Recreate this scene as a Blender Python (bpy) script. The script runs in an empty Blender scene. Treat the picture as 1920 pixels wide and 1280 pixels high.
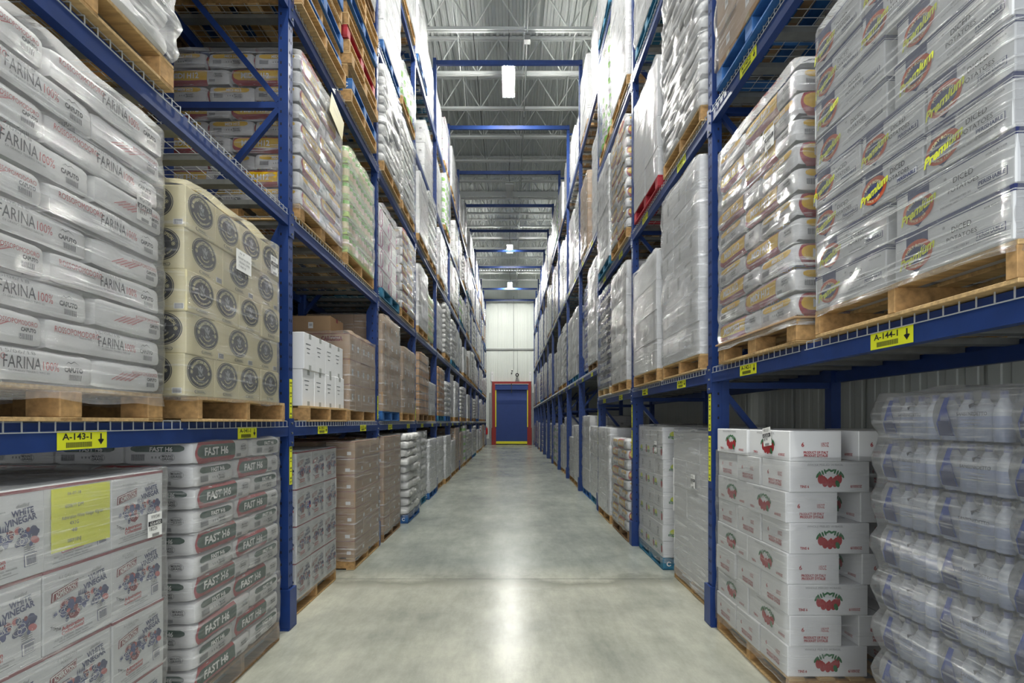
import bpy, math, random
from mathutils import Vector, Matrix, noise as mn
sin, cos, pi = math.sin, math.cos, math.pi
R = random.Random(7)
SC = bpy.context.scene
COL = SC.collection

# ------------------------------------------------------------------ camera
# metres: x to the right, y along the aisle, z up from the floor; lens axis is level
cam = bpy.data.cameras.new('camera'); cam.sensor_width = 36; cam.lens = 893 / 1920 * 36
cam.shift_y = 150 / 1920; cam.shift_x = 2 / 1920; cam.clip_end = 200; cam.clip_start = 0.05
co = bpy.data.objects.new('camera', cam); COL.objects.link(co)
co.location = (0, 0, 1.7); co.rotation_euler = (pi / 2, 0, 0); SC.camera = co

# ------------------------------------------------------------------ light
w = bpy.data.worlds.new('world'); SC.world = w; w.use_nodes = True
w.node_tree.nodes['Background'].inputs[0].default_value = (0.93, 0.96, 1.0, 1)
w.node_tree.nodes['Background'].inputs[1].default_value = 1.75   # added soft fill, entering at the unbuilt end behind the camera
LAMP = 800.0
LAMP_Y = [(0.3, 1), (6.45, 1), (12.65, 1), (18.7, 0), (24.9, 1), (31.5, 1)]
LAMP_Z = 10.72
SC.view_settings.view_transform = 'Standard'; SC.view_settings.look = 'None'
SC.view_settings.gamma = 1; SC.view_settings.use_curve_mapping = False
SC.view_settings.exposure = 0.2
SC.cycles.max_bounces = 7; SC.cycles.diffuse_bounces = 4; SC.cycles.glossy_bounces = 3
SC.cycles.transparent_max_bounces = 12; SC.cycles.transmission_bounces = 3
SC.cycles.sample_clamp_indirect = 4.0; SC.cycles.caustics_reflective = False; SC.cycles.caustics_refractive = False
SC.cycles.use_denoising = True; SC.cycles.blur_glossy = 1.0

# ------------------------------------------------------------------ materials
def srgb(h):
    if isinstance(h, tuple): return h
    h = h.lstrip('#'); v = [int(h[i:i + 2], 16) / 255 for i in (0, 2, 4)]
    return tuple(c / 12.92 if c <= .04045 else ((c + .055) / 1.055) ** 2.4 for c in v)
MAT = {}
def nn(t, kind, **k):
    n = t.nodes.new(kind)
    for a, b in k.items(): setattr(n, a, b)
    return n
def mat(name, col, rough=.6, metal=0, var=.06, scale=6, bump=0, bscale=40, stretch=(1, 1, 1), spec=.5, emis=0, coat=0):
    m = bpy.data.materials.new(name); m.use_nodes = True; t = m.node_tree; b = t.nodes['Principled BSDF']
    c = srgb(col)
    b.inputs['Roughness'].default_value = rough; b.inputs['Metallic'].default_value = metal
    b.inputs['Specular IOR Level'].default_value = spec; b.inputs['Coat Weight'].default_value = coat
    tc = nn(t, 'ShaderNodeTexCoord'); mp = nn(t, 'ShaderNodeMapping'); mp.inputs['Scale'].default_value = stretch
    t.links.new(tc.outputs['Object'], mp.inputs[0])
    if var:
        n = nn(t, 'ShaderNodeTexNoise'); n.inputs['Scale'].default_value = scale; n.inputs['Detail'].default_value = 5
        t.links.new(mp.outputs[0], n.inputs['Vector'])
        r = nn(t, 'ShaderNodeValToRGB'); r.color_ramp.elements[0].position = .3; r.color_ramp.elements[1].position = .7
        r.color_ramp.elements[0].color = tuple(x * (1 - var) for x in c) + (1,)
        r.color_ramp.elements[1].color = tuple(min(1, x * (1 + var)) for x in c) + (1,)
        t.links.new(n.outputs[0], r.inputs[0]); t.links.new(r.outputs[0], b.inputs['Base Color'])
    else: b.inputs['Base Color'].default_value = c + (1,)
    if bump:
        n2 = nn(t, 'ShaderNodeTexNoise'); n2.inputs['Scale'].default_value = bscale; n2.inputs['Detail'].default_value = 4
        t.links.new(mp.outputs[0], n2.inputs['Vector'])
        bp = nn(t, 'ShaderNodeBump'); bp.inputs['Strength'].default_value = bump; bp.inputs['Distance'].default_value = .01
        t.links.new(n2.outputs[0], bp.inputs['Height']); t.links.new(bp.outputs[0], b.inputs['Normal'])
    if emis:
        b.inputs['Emission Color'].default_value = c + (1,); b.inputs['Emission Strength'].default_value = emis
    MAT[name] = m; return m
mat('blue_paint', '#1d376f', .38, var=.12, scale=9, bump=.05)
mat('blue_dark', '#152a66', .5)
mat('hole', '#0a1024', .8, var=0)
mat('zinc', '#8d8f8c', .42, metal=.55, var=.12, scale=12)
mat('wire', '#c6c9c8', .35, metal=.4, var=.05)
mat('wood', '#b99a6a', .75, var=.28, scale=5, bump=.25, bscale=18, stretch=(1, 9, 9))
mat('wood_end', '#a98556', .85, var=.3, scale=30)
mat('wood_dark', '#84694a', .8, var=.3, scale=6, bump=.25, stretch=(1, 8, 8))
mat('pallet_blue', '#2a5f9a', .7, var=.3, scale=8, bump=.15)
mat('pallet_teal', '#2f6f8c', .7, var=.3, scale=8, bump=.15)
mat('pallet_red', '#a02430', .65, var=.25, scale=8)
mat('pallet_white', '#c9c6bd', .7, var=.2, scale=8)
mat('white_card', '#cdcfd0', .55, var=.05, scale=3, bump=.08, bscale=14)
mat('white_card2', '#e0e1e1', .5, var=.04, scale=3, bump=.08, bscale=14)
mat('grey_card', '#a9aaa7', .6, var=.07, scale=4, bump=.08)
mat('cream_card', '#cdc398', .6, var=.06, scale=3, bump=.08)
mat('brown_card', '#a88a68', .7, var=.08, scale=4, bump=.08)
mat('tan_card', '#bf9d73', .7, var=.08, scale=4, bump=.08)
mat('orange_card', '#c08a48', .65, var=.1, scale=4, bump=.08)
mat('tape', '#b6a98c', .25, var=.1)
mat('grey_tape', '#a3a6a2', .3, var=.1)
mat('white_sack', '#d3d3d2', .45, var=.05, scale=5, bump=.5, bscale=9)
mat('poly_sack', '#dcdcd8', .4, var=.04, scale=6, bump=.6, bscale=12)
for n_, c_ in dict(ink='#20222a', ink_soft='#4a4b52', navy='#26305f', navy2='#3a4376', red='#a82a2e', red_soft='#b0565a', maroon='#7c2530',
                   yellow='#e0b40c', tagyellow='#dfe32c', green='#143f30', leaf='#2c6b3f', leaf2='#7fbf4a', orange_ink='#b8502c', premium='#d7de35',
                   magenta='#a81f78', purple='#5a549c', teal='#5f9c96', grey_ink='#8a8c8c', white_ink='#e8e8e4', black_ink='#23252a',
                   sackred='#9c1f28', paper='#e6e6e2', bluecap='#3c4f96', bluecap2='#8b9bc6', lightgreen='#b9cf8a', buff='#d8cfa0').items():
    mat(n_, c_, .5, var=.04)
mat('bottle_plastic', '#c3cad6', .12, var=.08, scale=10, spec=.8)
mat('roof_deck', '#c4c8c6', .5, var=.04, scale=2)
mat('roof_steel', '#d2d5d3', .5, var=.03)
mat('panel_wall', '#d3d8d2', .45, var=.03, scale=1)
mat('door_blue', '#2b417c', .7, var=.05, scale=3, bump=.15, bscale=3)
mat('door_red', '#8c2420', .45, var=.05)
mat('door_yellow', '#e0dc2e', .5, var=.03)
mat('rubber', '#2a2c2e', .8)
mat('grey_plastic', '#8f9291', .5)
mat('lamp_housing', '#d8dadb', .4)
mat('cable', '#3a3c3c', .6)
mat('extinguisher', '#b3201c', .3)
mat('green_enamel', '#4e8a5a', .5)
mat('sprinkler_grey', '#a8abaa', .5)
mat('tube_on', '#fbfaf3', .4, var=0, emis=LAMP)
mat('tube_off', '#d8dad8', .3, var=0)

def film_material(name, haze, gloss, scale, tilt, rough, body='#f2f4f6', bdist=.02, pleat_glint=.12, pth=.55):
    """clear stretch film: see-through, glossy, with stretched pleats"""
    m = bpy.data.materials.new(name); m.use_nodes = True; t = m.node_tree; t.nodes.clear()
    out = nn(t, 'ShaderNodeOutputMaterial'); tr = nn(t, 'ShaderNodeBsdfTransparent'); gl = nn(t, 'ShaderNodeBsdfGlossy')
    df = nn(t, 'ShaderNodeBsdfDiffuse'); df.inputs[0].default_value = srgb(body) + (1,)
    gl.inputs['Roughness'].default_value = rough; gl.inputs[0].default_value = (1, 1, 1, 1)
    tc = nn(t, 'ShaderNodeTexCoord'); mp = nn(t, 'ShaderNodeMapping')
    mp.inputs['Rotation'].default_value = (tilt, 0, 0); mp.inputs['Scale'].default_value = (1.6, 1.3, scale)
    n1 = nn(t, 'ShaderNodeTexNoise'); n1.inputs['Scale'].default_value = 1.6; n1.inputs['Detail'].default_value = 6; n1.inputs['Roughness'].default_value = .62
    t.links.new(tc.outputs['Object'], mp.inputs[0]); t.links.new(mp.outputs[0], n1.inputs['Vector'])
    n3 = nn(t, 'ShaderNodeTexNoise'); n3.inputs['Scale'].default_value = 5; t.links.new(tc.outputs['Object'], n3.inputs['Vector'])
    ad = nn(t, 'ShaderNodeMath', operation='MULTIPLY_ADD'); ad.inputs[1].default_value = .35
    t.links.new(n3.outputs[0], ad.inputs[0]); t.links.new(n1.outputs[0], ad.inputs[2])
    bp = nn(t, 'ShaderNodeBump'); bp.inputs['Strength'].default_value = 1; bp.inputs['Distance'].default_value = bdist
    t.links.new(ad.outputs[0], bp.inputs['Height']); t.links.new(bp.outputs[0], gl.inputs['Normal'])
    r = nn(t, 'ShaderNodeMapRange'); r.inputs[1].default_value = .35; r.inputs[2].default_value = .75
    r.inputs[3].default_value = haze * .5; r.inputs[4].default_value = haze * 1.6
    t.links.new(n1.outputs[0], r.inputs[0])
    lw = nn(t, 'ShaderNodeLayerWeight'); lw.inputs[0].default_value = .32
    mg = nn(t, 'ShaderNodeMath', operation='MULTIPLY_ADD'); mg.inputs[1].default_value = .55; mg.inputs[2].default_value = gloss
    t.links.new(lw.outputs['Fresnel'], mg.inputs[0])
    pl = nn(t, 'ShaderNodeMapRange'); pl.inputs[1].default_value = pth; pl.inputs[2].default_value = pth + .12; pl.inputs[3].default_value = 0; pl.inputs[4].default_value = pleat_glint  # white streaks along the pleats paint in their glints
    t.links.new(n1.outputs[0], pl.inputs[0])
    ag = nn(t, 'ShaderNodeMath', operation='ADD', use_clamp=True); t.links.new(mg.outputs[0], ag.inputs[0]); t.links.new(pl.outputs[0], ag.inputs[1]); mg = ag
    fa = nn(t, 'ShaderNodeMath', operation='MULTIPLY_ADD'); fa.inputs[1].default_value = .09; t.links.new(lw.outputs['Facing'], fa.inputs[0]); t.links.new(r.outputs[0], fa.inputs[2]); r = fa
    ah = nn(t, 'ShaderNodeMath', operation='ADD', use_clamp=True); t.links.new(r.outputs[0], ah.inputs[0]); t.links.new(pl.outputs[0], ah.inputs[1]); r = ah
    x1 = nn(t, 'ShaderNodeMixShader'); x2 = nn(t, 'ShaderNodeMixShader')
    t.links.new(r.outputs[0], x1.inputs[0]); t.links.new(tr.outputs[0], x1.inputs[1]); t.links.new(df.outputs[0], x1.inputs[2])
    t.links.new(mg.outputs[0], x2.inputs[0]); t.links.new(x1.outputs[0], x2.inputs[1]); t.links.new(gl.outputs[0], x2.inputs[2])
    t.links.new(x2.outputs[0], out.inputs[0]); MAT[name] = m
film_material('film', .06, .06, 30, .14, .13, pleat_glint=.2)
film_material('film_streak', .05, .10, 44, .42, .09, bdist=.06, pleat_glint=.6, pth=.54)
film_material('film_sack', .05, .10, 22, .3, .11, bdist=.05, pleat_glint=.45, pth=.55)
film_material('film_heavy', .2, .07, 16, .2, .15, pleat_glint=.3)
film_material('film_haze', .17, .05, 24, .06, .25)
film_material('film_thin', .03, .05, 24, .1, .12, pleat_glint=.12)

# floor: ground concrete, polished, mottled, one dirty saw joint
def floor_material():
    m = bpy.data.materials.new('polished_concrete'); m.use_nodes = True; t = m.node_tree; b = t.nodes['Principled BSDF']
    L = t.links.new
    tc = nn(t, 'ShaderNodeTexCoord')
    big = nn(t, 'ShaderNodeTexNoise'); big.inputs['Scale'].default_value = .55; big.inputs['Detail'].default_value = 7; big.inputs['Roughness'].default_value = .68
    L(tc.outputs['Object'], big.inputs['Vector'])
    mp = nn(t, 'ShaderNodeMapping'); mp.inputs['Scale'].default_value = (1.6, .45, 1); L(tc.outputs['Object'], mp.inputs[0])
    st = nn(t, 'ShaderNodeTexNoise'); st.inputs['Scale'].default_value = 2.2; st.inputs['Detail'].default_value = 10; st.inputs['Roughness'].default_value = .78
    L(mp.outputs[0], st.inputs['Vector'])
    r1 = nn(t, 'ShaderNodeValToRGB'); e = r1.color_ramp.elements
    e[0].position = .32; e[0].color = srgb('#8f9188') + (1,); e[1].position = .66; e[1].color = srgb('#c3c2b2') + (1,)
    L(big.outputs[0], r1.inputs[0])
    r2 = nn(t, 'ShaderNodeValToRGB'); e = r2.color_ramp.elements
    e[0].position = .36; e[0].color = (.66, .68, .67, 1); e[1].position = .62; e[1].color = (1.0, 1.0, 1.0, 1)
    L(st.outputs[0], r2.inputs[0])
    mx = nn(t, 'ShaderNodeMix', data_type='RGBA', blend_type='MULTIPLY'); mx.inputs['Factor'].default_value = .8
    L(r1.outputs[0], mx.inputs['A']); L(r2.outputs[0], mx.inputs['B'])
    sx = nn(t, 'ShaderNodeSeparateXYZ'); L(tc.outputs['Object'], sx.inputs[0])
    # greyer, bluer tint past the joint: slab tone plus painted-in dimmer light and reflection
    sl = nn(t, 'ShaderNodeMapRange'); sl.inputs[1].default_value = 5.05; sl.inputs[2].default_value = 5.7; L(sx.outputs[1], sl.inputs[0])
    m2 = nn(t, 'ShaderNodeMix', data_type='RGBA', blend_type='MULTIPLY'); L(sl.outputs[0], m2.inputs['Factor'])
    m2.inputs['B'].default_value = (.74, .79, .84, 1); L(mx.outputs['Result'], m2.inputs['A'])
    # dirt along the joint
    wv = nn(t, 'ShaderNodeMath', operation='MULTIPLY_ADD'); wv.inputs[1].default_value = 1.3; L(big.outputs[0], wv.inputs[0])
    L(sx.outputs[1], wv.inputs[2])
    d = nn(t, 'ShaderNodeMath', operation='SUBTRACT'); L(wv.outputs[0], d.inputs[0]); d.inputs[1].default_value = 5.72
    a = nn(t, 'ShaderNodeMath', operation='ABSOLUTE'); L(d.outputs[0], a.inputs[0])
    rr = nn(t, 'ShaderNodeMapRange'); rr.inputs[1].default_value = 0; rr.inputs[2].default_value = .2; rr.inputs[3].default_value = 1.0; rr.inputs[4].default_value = 0
    L(a.outputs[0], rr.inputs[0])
    fm = nn(t, 'ShaderNodeMath', operation='MULTIPLY'); L(rr.outputs[0], fm.inputs[0]); L(st.outputs[0], fm.inputs[1])
    m3 = nn(t, 'ShaderNodeMix', data_type='RGBA', blend_type='MIX'); L(fm.outputs[0], m3.inputs['Factor'])
    m3.inputs['B'].default_value = srgb('#55564c') + (1,); L(m2.outputs['Result'], m3.inputs['A'])
    L(m3.outputs['Result'], b.inputs['Base Color'])
    rg = nn(t, 'ShaderNodeMapRange'); rg.inputs[1].default_value = .3; rg.inputs[2].default_value = .7; rg.inputs[3].default_value = .17; rg.inputs[4].default_value = .36
    b.inputs['Roughness'].default_value = .25
    b.inputs['Specular IOR Level'].default_value = .5
    bp = nn(t, 'ShaderNodeBump'); bp.inputs['Strength'].default_value = .04; bp.inputs['Distance'].default_value = .01
    L(big.outputs[0], bp.inputs['Height']); L(bp.outputs[0], b.inputs['Normal'])
    MAT['floor'] = m
floor_material()

# ------------------------------------------------------------------ mesh helpers
class MB:
    def __init__(s): s.v = []; s.f = []; s.m = []; s.names = []; s.smooth = []
    def mi(s, name):
        if name not in s.names: s.names.append(name)
        return s.names.index(name)
    def face(s, pts, mt, smooth=False):
        i = len(s.v); s.v.extend(pts); s.f.append(tuple(range(i, i + len(pts)))); s.m.append(s.mi(mt)); s.smooth.append(smooth)
    def add(s, vs, fs, mt, smooth=False):
        i = len(s.v); s.v.extend(vs); k = s.mi(mt)
        for f in fs: s.f.append(tuple(i + j for j in f)); s.m.append(k); s.smooth.append(smooth)
    def box(s, x0, x1, y0, y1, z0, z1, mt):
        s.add([(x0, y0, z0), (x1, y0, z0), (x1, y1, z0), (x0, y1, z0), (x0, y0, z1), (x1, y0, z1), (x1, y1, z1), (x0, y1, z1)],
              [(0, 3, 2, 1), (4, 5, 6, 7), (0, 1, 5, 4), (1, 2, 6, 5), (2, 3, 7, 6), (3, 0, 4, 7)], mt)
    def cbox(s, x0, x1, y0, y1, z0, z1, mt, c=.006):
        """box with chamfered edges"""
        X = (x0, x1); Y = (y0, y1); Z = (z0, z1); vs = []; idx = {}
        for i in (0, 1):
            for j in (0, 1):
                for k in (0, 1):
                    dx, dy, dz = (c, -c)[i], (c, -c)[j], (c, -c)[k]
                    idx[i, j, k, 0] = len(vs); vs.append((X[i], Y[j] + dy, Z[k] + dz))
                    idx[i, j, k, 1] = len(vs); vs.append((X[i] + dx, Y[j], Z[k] + dz))
                    idx[i, j, k, 2] = len(vs); vs.append((X[i] + dx, Y[j] + dy, Z[k]))
        fs = []
        for i in (0, 1):
            q = [idx[i, 0, 0, 0], idx[i, 1, 0, 0], idx[i, 1, 1, 0], idx[i, 0, 1, 0]]; fs.append(q if i else q[::-1])
            q = [idx[0, i, 0, 1], idx[1, i, 0, 1], idx[1, i, 1, 1], idx[0, i, 1, 1]]; fs.append(q[::-1] if i else q)
            q = [idx[0, 0, i, 2], idx[1, 0, i, 2], idx[1, 1, i, 2], idx[0, 1, i, 2]]; fs.append(q if i else q[::-1])
            for j in (0, 1):
                fs.append([idx[i, j, 0, 0], idx[i, j, 1, 0], idx[i, j, 1, 1], idx[i, j, 0, 1]])
                fs.append([idx[i, 0, j, 0], idx[i, 1, j, 0], idx[i, 1, j, 2], idx[i, 0, j, 2]])
                fs.append([idx[0, i, j, 1], idx[1, i, j, 1], idx[1, i, j, 2], idx[0, i, j, 2]])
                for k in (0, 1): fs.append([idx[i, j, k, 0], idx[i, j, k, 1], idx[i, j, k, 2]])
        s.add(vs, fs, mt)
    def rod(s, a, b, r, mt, n=6, r2=None, caps=True):
        a = Vector(a); b = Vector(b); d = (b - a).normalized()
        u = d.cross(Vector((0, 0, 1)) if abs(d.z) < .9 else Vector((1, 0, 0))).normalized(); v = d.cross(u)
        r2 = r if r2 is None else r2; vs = []
        for p, q in ((a, r), (b, r2)):
            for k in range(n):
                t = 2 * pi * (k + .5) / n; vs.append(tuple(p + u * cos(t) * q + v * sin(t) * q))
        fs = [(k, (k + 1) % n, n + (k + 1) % n, n + k) for k in range(n)]
        s.add(vs, fs, mt, n > 5)
        if caps: s.add(vs, [tuple(range(n))[::-1], tuple(range(n, 2 * n))], mt)
    def bar(s, a, b, w, h, mt, up=(0, 0, 1)):
        """rectangular bar from a to b, w across, h along 'up'"""
        a = Vector(a); b = Vector(b); d = (b - a).normalized(); u = d.cross(Vector(up)).normalized(); v = u.cross(d)
        vs = [tuple(p + u * w / 2 * i + v * h / 2 * j) for p in (a, b) for i, j in ((-1, -1), (1, -1), (1, 1), (-1, 1))]
        s.add(vs, [(0, 1, 2, 3), (7, 6, 5, 4), (0, 4, 5, 1), (1, 5, 6, 2), (2, 6, 7, 3), (3, 7, 4, 0)], mt)
    def lathe(s, prof, c, mt, n=12):
        """prof: (radius, z, material?)"""
        vs = []
        for p in prof:
            for k in range(n): t = 2 * pi * k / n; vs.append((c[0] + p[0] * cos(t), c[1] + p[0] * sin(t), c[2] + p[1]))
        for i in range(len(prof) - 1):
            mm = prof[i][2] if len(prof[i]) > 2 else mt
            s.add([vs[i * n + k] for k in range(n)] + [vs[(i + 1) * n + k] for k in range(n)],
                  [(k, (k + 1) % n, n + (k + 1) % n, n + k) for k in range(n)], mm, True)
        s.add(vs[-n:], [tuple(range(n))], prof[-1][2] if len(prof[-1]) > 2 else mt)
    def mesh(s, name):
        me = bpy.data.meshes.new(name); me.from_pydata([tuple(v) for v in s.v], [], s.f)
        for n_ in s.names: me.materials.append(MAT[n_])
        me.polygons.foreach_set('material_index', s.m); me.polygons.foreach_set('use_smooth', s.smooth); me.update()
        return me
def obj(name, me, parent=None, loc=(0, 0, 0), rz=0):
    if isinstance(me, MB): me = me.mesh(name)
    o = bpy.data.objects.new(name, me); COL.objects.link(o); o.location = loc; o.rotation_euler = (0, 0, rz)
    if parent is not None: o.parent = parent
    return o
def tag(o, label=None, cat=None, group=None, kind=None):
    if label: o['label'] = label
    if cat: o['category'] = cat
    if group: o['group'] = group
    if kind: o['kind'] = kind
    return o
def struct(name, mb, label=None):
    o = obj(name, mb); o['kind'] = 'structure'
    if label: o['label'] = label
    return o
def copy_tree(o, loc, rz=0):
    c = o.copy(); COL.objects.link(c); c.location = loc; c.rotation_euler = (0, 0, rz)
    for ch in o.children:
        d = ch.copy(); COL.objects.link(d); d.parent = c
        for g in ch.children:
            e = g.copy(); COL.objects.link(e); e.parent = d
    return c
ORD = ['ground', 'first', 'second', 'third', 'fourth', 'fifth', 'sixth', 'seventh', 'eighth', 'ninth', 'tenth', 'eleventh', 'twelfth', 'thirteenth', 'fourteenth', 'fifteenth', 'sixteenth', 'seventeenth', 'eighteenth', 'nineteenth', 'twentieth']

# text: built-in font, cached as flat meshes with unit height
TC = {}
def text_geo(s, bold=0):
    k = (s, bold)
    if k not in TC:
        cu = bpy.data.curves.new('t', 'FONT'); cu.body = s; cu.resolution_u = 2; cu.offset = bold
        o = bpy.data.objects.new('t', cu); COL.objects.link(o); bpy.context.view_layer.update()
        me = o.evaluated_get(bpy.context.evaluated_depsgraph_get()).to_mesh()
        vs = [(v.co.x, v.co.y) for v in me.vertices]; fs = [tuple(p.vertices) for p in me.polygons]
        bpy.data.objects.remove(o); bpy.data.curves.remove(cu)
        x0 = min(v[0] for v in vs); x1 = max(v[0] for v in vs)
        TC[k] = ([((x - (x0 + x1) / 2) / (x1 - x0), (y - .35) / .7) for x, y in vs], fs, (x1 - x0) / .7)
    return TC[k]
class Face:
    """a printed face: fn(u, v, lift) gives the point"""
    def __init__(s, mb, fn): s.mb = mb; s.fn = fn; s.k = 1
    def pts(s, ps, mt, fs=None, lift=None):
        l = .0012 * (lift if lift is not None else s.k)
        vs = [s.fn(u, v, l) for u, v in ps]
        s.mb.add(vs, fs or [tuple(range(len(ps)))], mt)
    def rect(s, u, v, w, h, mt, rot=0, lift=1, nu=1):
        c, n = cos(rot), sin(rot); ps = []
        for i in range(nu + 1):
            for b in (-h / 2, h / 2):
                a = -w / 2 + w * i / nu; ps.append((u + a * c - b * n, v + a * n + b * c))
        s.pts(ps, mt, [(2 * i, 2 * i + 2, 2 * i + 3, 2 * i + 1) for i in range(nu)], lift)
    def ell(s, u, v, a, b, mt, lift=1, n=20, rot=0, half=0):
        c, d = cos(rot), sin(rot); t0 = 0; t1 = pi if half else 2 * pi
        s.pts([(u + a * cos(t) * c - b * sin(t) * d, v + a * cos(t) * d + b * sin(t) * c) for t in [t0 + (t1 - t0) * k / n for k in range(n + (1 if half else 0))]], mt, None, lift)
    def ring(s, u, v, a, b, w, mt, lift=2, n=24):
        ps = []
        for k in range(n):
            t = 2 * pi * k / n; ps += [(u + a * cos(t), v + b * sin(t)), (u + (a - w) * cos(t), v + (b - w) * sin(t))]
        s.pts(ps, mt, [(2 * k, 2 * ((k + 1) % n), 2 * ((k + 1) % n) + 1, 2 * k + 1) for k in range(n)], lift)
    def poly(s, ps, mt, lift=1): s.pts(ps, mt, None, lift)
    def text(s, t, u, v, h, mt, w=None, rot=0, bold=0, lift=2, shear=0, arc=None):
        vs, fs, asp = text_geo(t, bold); w = w or asp * h; c, n = cos(rot), sin(rot); ps = []
        for x, y in vs:
            a = x * w + shear * y * h; b = y * h
            if arc: b += arc * (1 - (2 * x) ** 2)
            ps.append((u + a * c - b * n, v + a * n + b * c))
        s.pts(ps, mt, fs, lift)
    def barcode(s, u, v, w, h, mt='ink_soft', n=14, lift=2, rot=0):
        rr = random.Random(int(w * 9999)); x = -w / 2
        while x < w / 2:
            d = w / n * rr.uniform(.3, 1.1); s.rect(u + (x + d / 2) * cos(rot), v + (x + d / 2) * sin(rot), d * .55, h, mt, rot, lift); x += d
def box_face(mb, side, sx, sy, sz):
    """printed side of a box whose base centre is the origin"""
    h = sz / 2
    F = {'+x': (Vector((sx / 2, 0, h)), Vector((0, 1, 0)), Vector((1, 0, 0))), '-x': (Vector((-sx / 2, 0, h)), Vector((0, -1, 0)), Vector((-1, 0, 0))),
         '-y': (Vector((0, -sy / 2, h)), Vector((1, 0, 0)), Vector((0, -1, 0))), '+y': (Vector((0, sy / 2, h)), Vector((-1, 0, 0)), Vector((0, 1, 0)))}
    o, u, n = F[side]; z = Vector((0, 0, 1))
    return Face(mb, lambda a, b, l: tuple(o + u * a + z * b + n * l))
def plane_face(mb, o, u, n):
    o = Vector(o); u = Vector(u); n = Vector(n); z = Vector((0, 0, 1))
    return Face(mb, lambda a, b, l: tuple(o + u * a + z * b + n * l))
# ------------------------------------------------------------------ the hall
XL, XR, YE, ZR = -5.3, 3.35, 35.0, 12.78
b = MB(); b.box(-6, 4, -3.5, YE + .6, -.12, 0, 'floor'); b.box(-1.9, 1.75, 5.145, 5.151, 0, .0006, 'cable'); struct('floor', b, 'polished grey concrete aisle floor with a dirty joint')
# right wall: insulated panels with fine vertical ribs
def ribbed(mb, p0, p1, n, nrm, z0, z1, mt, depth=.006, seam=6):
    a = Vector(p0); c = Vector(p1); d = (c - a) / n; nv = Vector(nrm)
    for k in range(n):
        o = a + d * k; pr = [(0, 0), (.12, 0), (.2, 1), (.72, 1), (.8, 0), (1, 0)]
        if seam and k % seam == 0: pr = [(0, -2.4), (.07, -2.4), (.1, 0)] + pr[2:]
        q = [o + d * t + nv * depth * h for t, h in pr]
        for i in range(len(q) - 1):
            mb.face([(q[i].x, q[i].y, z0), (q[i + 1].x, q[i + 1].y, z0), (q[i + 1].x, q[i + 1].y, z1), (q[i].x, q[i].y, z1)], mt)
b = MB(); ribbed(b, (XR, YE, 0), (XR, -.5, 0), 220, (-1, 0, 0), 0, ZR, 'panel_wall', .004, 7); b.box(XR + .012, XR + .2, -.5, YE, 0, ZR, 'panel_wall')
struct('wall_right', b)
b = MB(); ribbed(b, (XL, -.5, 0), (XL, YE, 0), 120, (1, 0, 0), 0, ZR, 'panel_wall', .004, 6); b.box(XL - .2, XL - .012, -.5, YE, 0, ZR, 'panel_wall')
struct('wall_left', b)
b = MB(); ribbed(b, (XL, YE, 0), (XR, YE, 0), 84, (0, -1, 0), 0, ZR, 'panel_wall', .008, 7); b.box(XL, XR, YE + .022, YE + .3, 0, ZR, 'panel_wall')
struct('wall_end', b)
# roof deck: flutes run along the aisle
b = MB(); n = 46; dx = (XR - XL) / n
for k in range(n):
    x = XL + k * dx; q = [(x, 0), (x + dx * .35, 0), (x + dx * .45, .045), (x + dx * .9, .045), (x + dx, 0)]
    for i in range(4): b.face([(q[i][0], -1.5, ZR + q[i][1]), (q[i][0], YE, ZR + q[i][1]), (q[i + 1][0], YE, ZR + q[i + 1][1]), (q[i + 1][0], -1.5, ZR + q[i + 1][1])], 'roof_deck')
b.box(XL, XR, -1.5, YE, ZR + .05, ZR + .15, 'roof_deck')
struct('ceiling', b)
for k, z in enumerate((7.0, 10.62)):
    b = MB(); b.box(XL, XR, YE - .09, YE - .009, z - .05, z + .05, 'zinc' if k == 0 else 'blue_dark'); struct('trim_%d' % (k + 1), b)
b = MB(); b.box(-5.2, -1.5, YE - .12, YE - .01, 0, .45, 'grey_plastic'); b.box(1.6, 3.3, YE - .12, YE - .01, 0, .45, 'grey_plastic'); struct('baseboard_end', b)

# roof joists, one thing each
def joist():
    r = obj('roof_joist', None); x0, x1 = XL + .02, XR - .02
    b = MB(); 
    for s in (-.035, .035): b.box(x0, x1, s - .02, s + .02, 0, .07, 'roof_steel')
    obj('bottom_chord', b, r)
    b = MB()
    for s in (-.035, .035): b.box(x0, x1, s - .02, s + .02, 1.0, 1.06, 'roof_steel')
    k = x0
    while k < x1 - .1: b.box(k, k + .09, -.05, .05, 1.06, 1.078, 'roof_steel'); k += .19
    obj('top_chord', b, r)
    b = MB(); n = 7; d = (x1 - x0) / n
    for i in range(n):
        xa = x0 + i * d
        b.rod((xa, 0, 1.02), (xa + d / 2, 0, .04), .02, 'roof_steel', 6); b.rod((xa + d / 2, 0, .04), (xa + d, 0, 1.02), .02, 'roof_steel', 6)
        b.rod((xa + d / 2, 0, .04), (xa + d / 2, 0, 1.02), .012, 'roof_steel', 5)
    obj('web', b, r)
    return r
JY = [9.12 + 1.54 * i for i in range(17)]
j0 = joist(); jc = 0
for i, y in enumerate(JY):
    o = j0 if i == 0 else copy_tree(j0, (0, 0, 0)); o.location = (0, y, 11.7)
    tag(o, 'white open web steel roof joist, %s from the camera of the visible roof joists' % ORD[i + 1], 'roof joist', 'roof joists under the deck')
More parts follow.
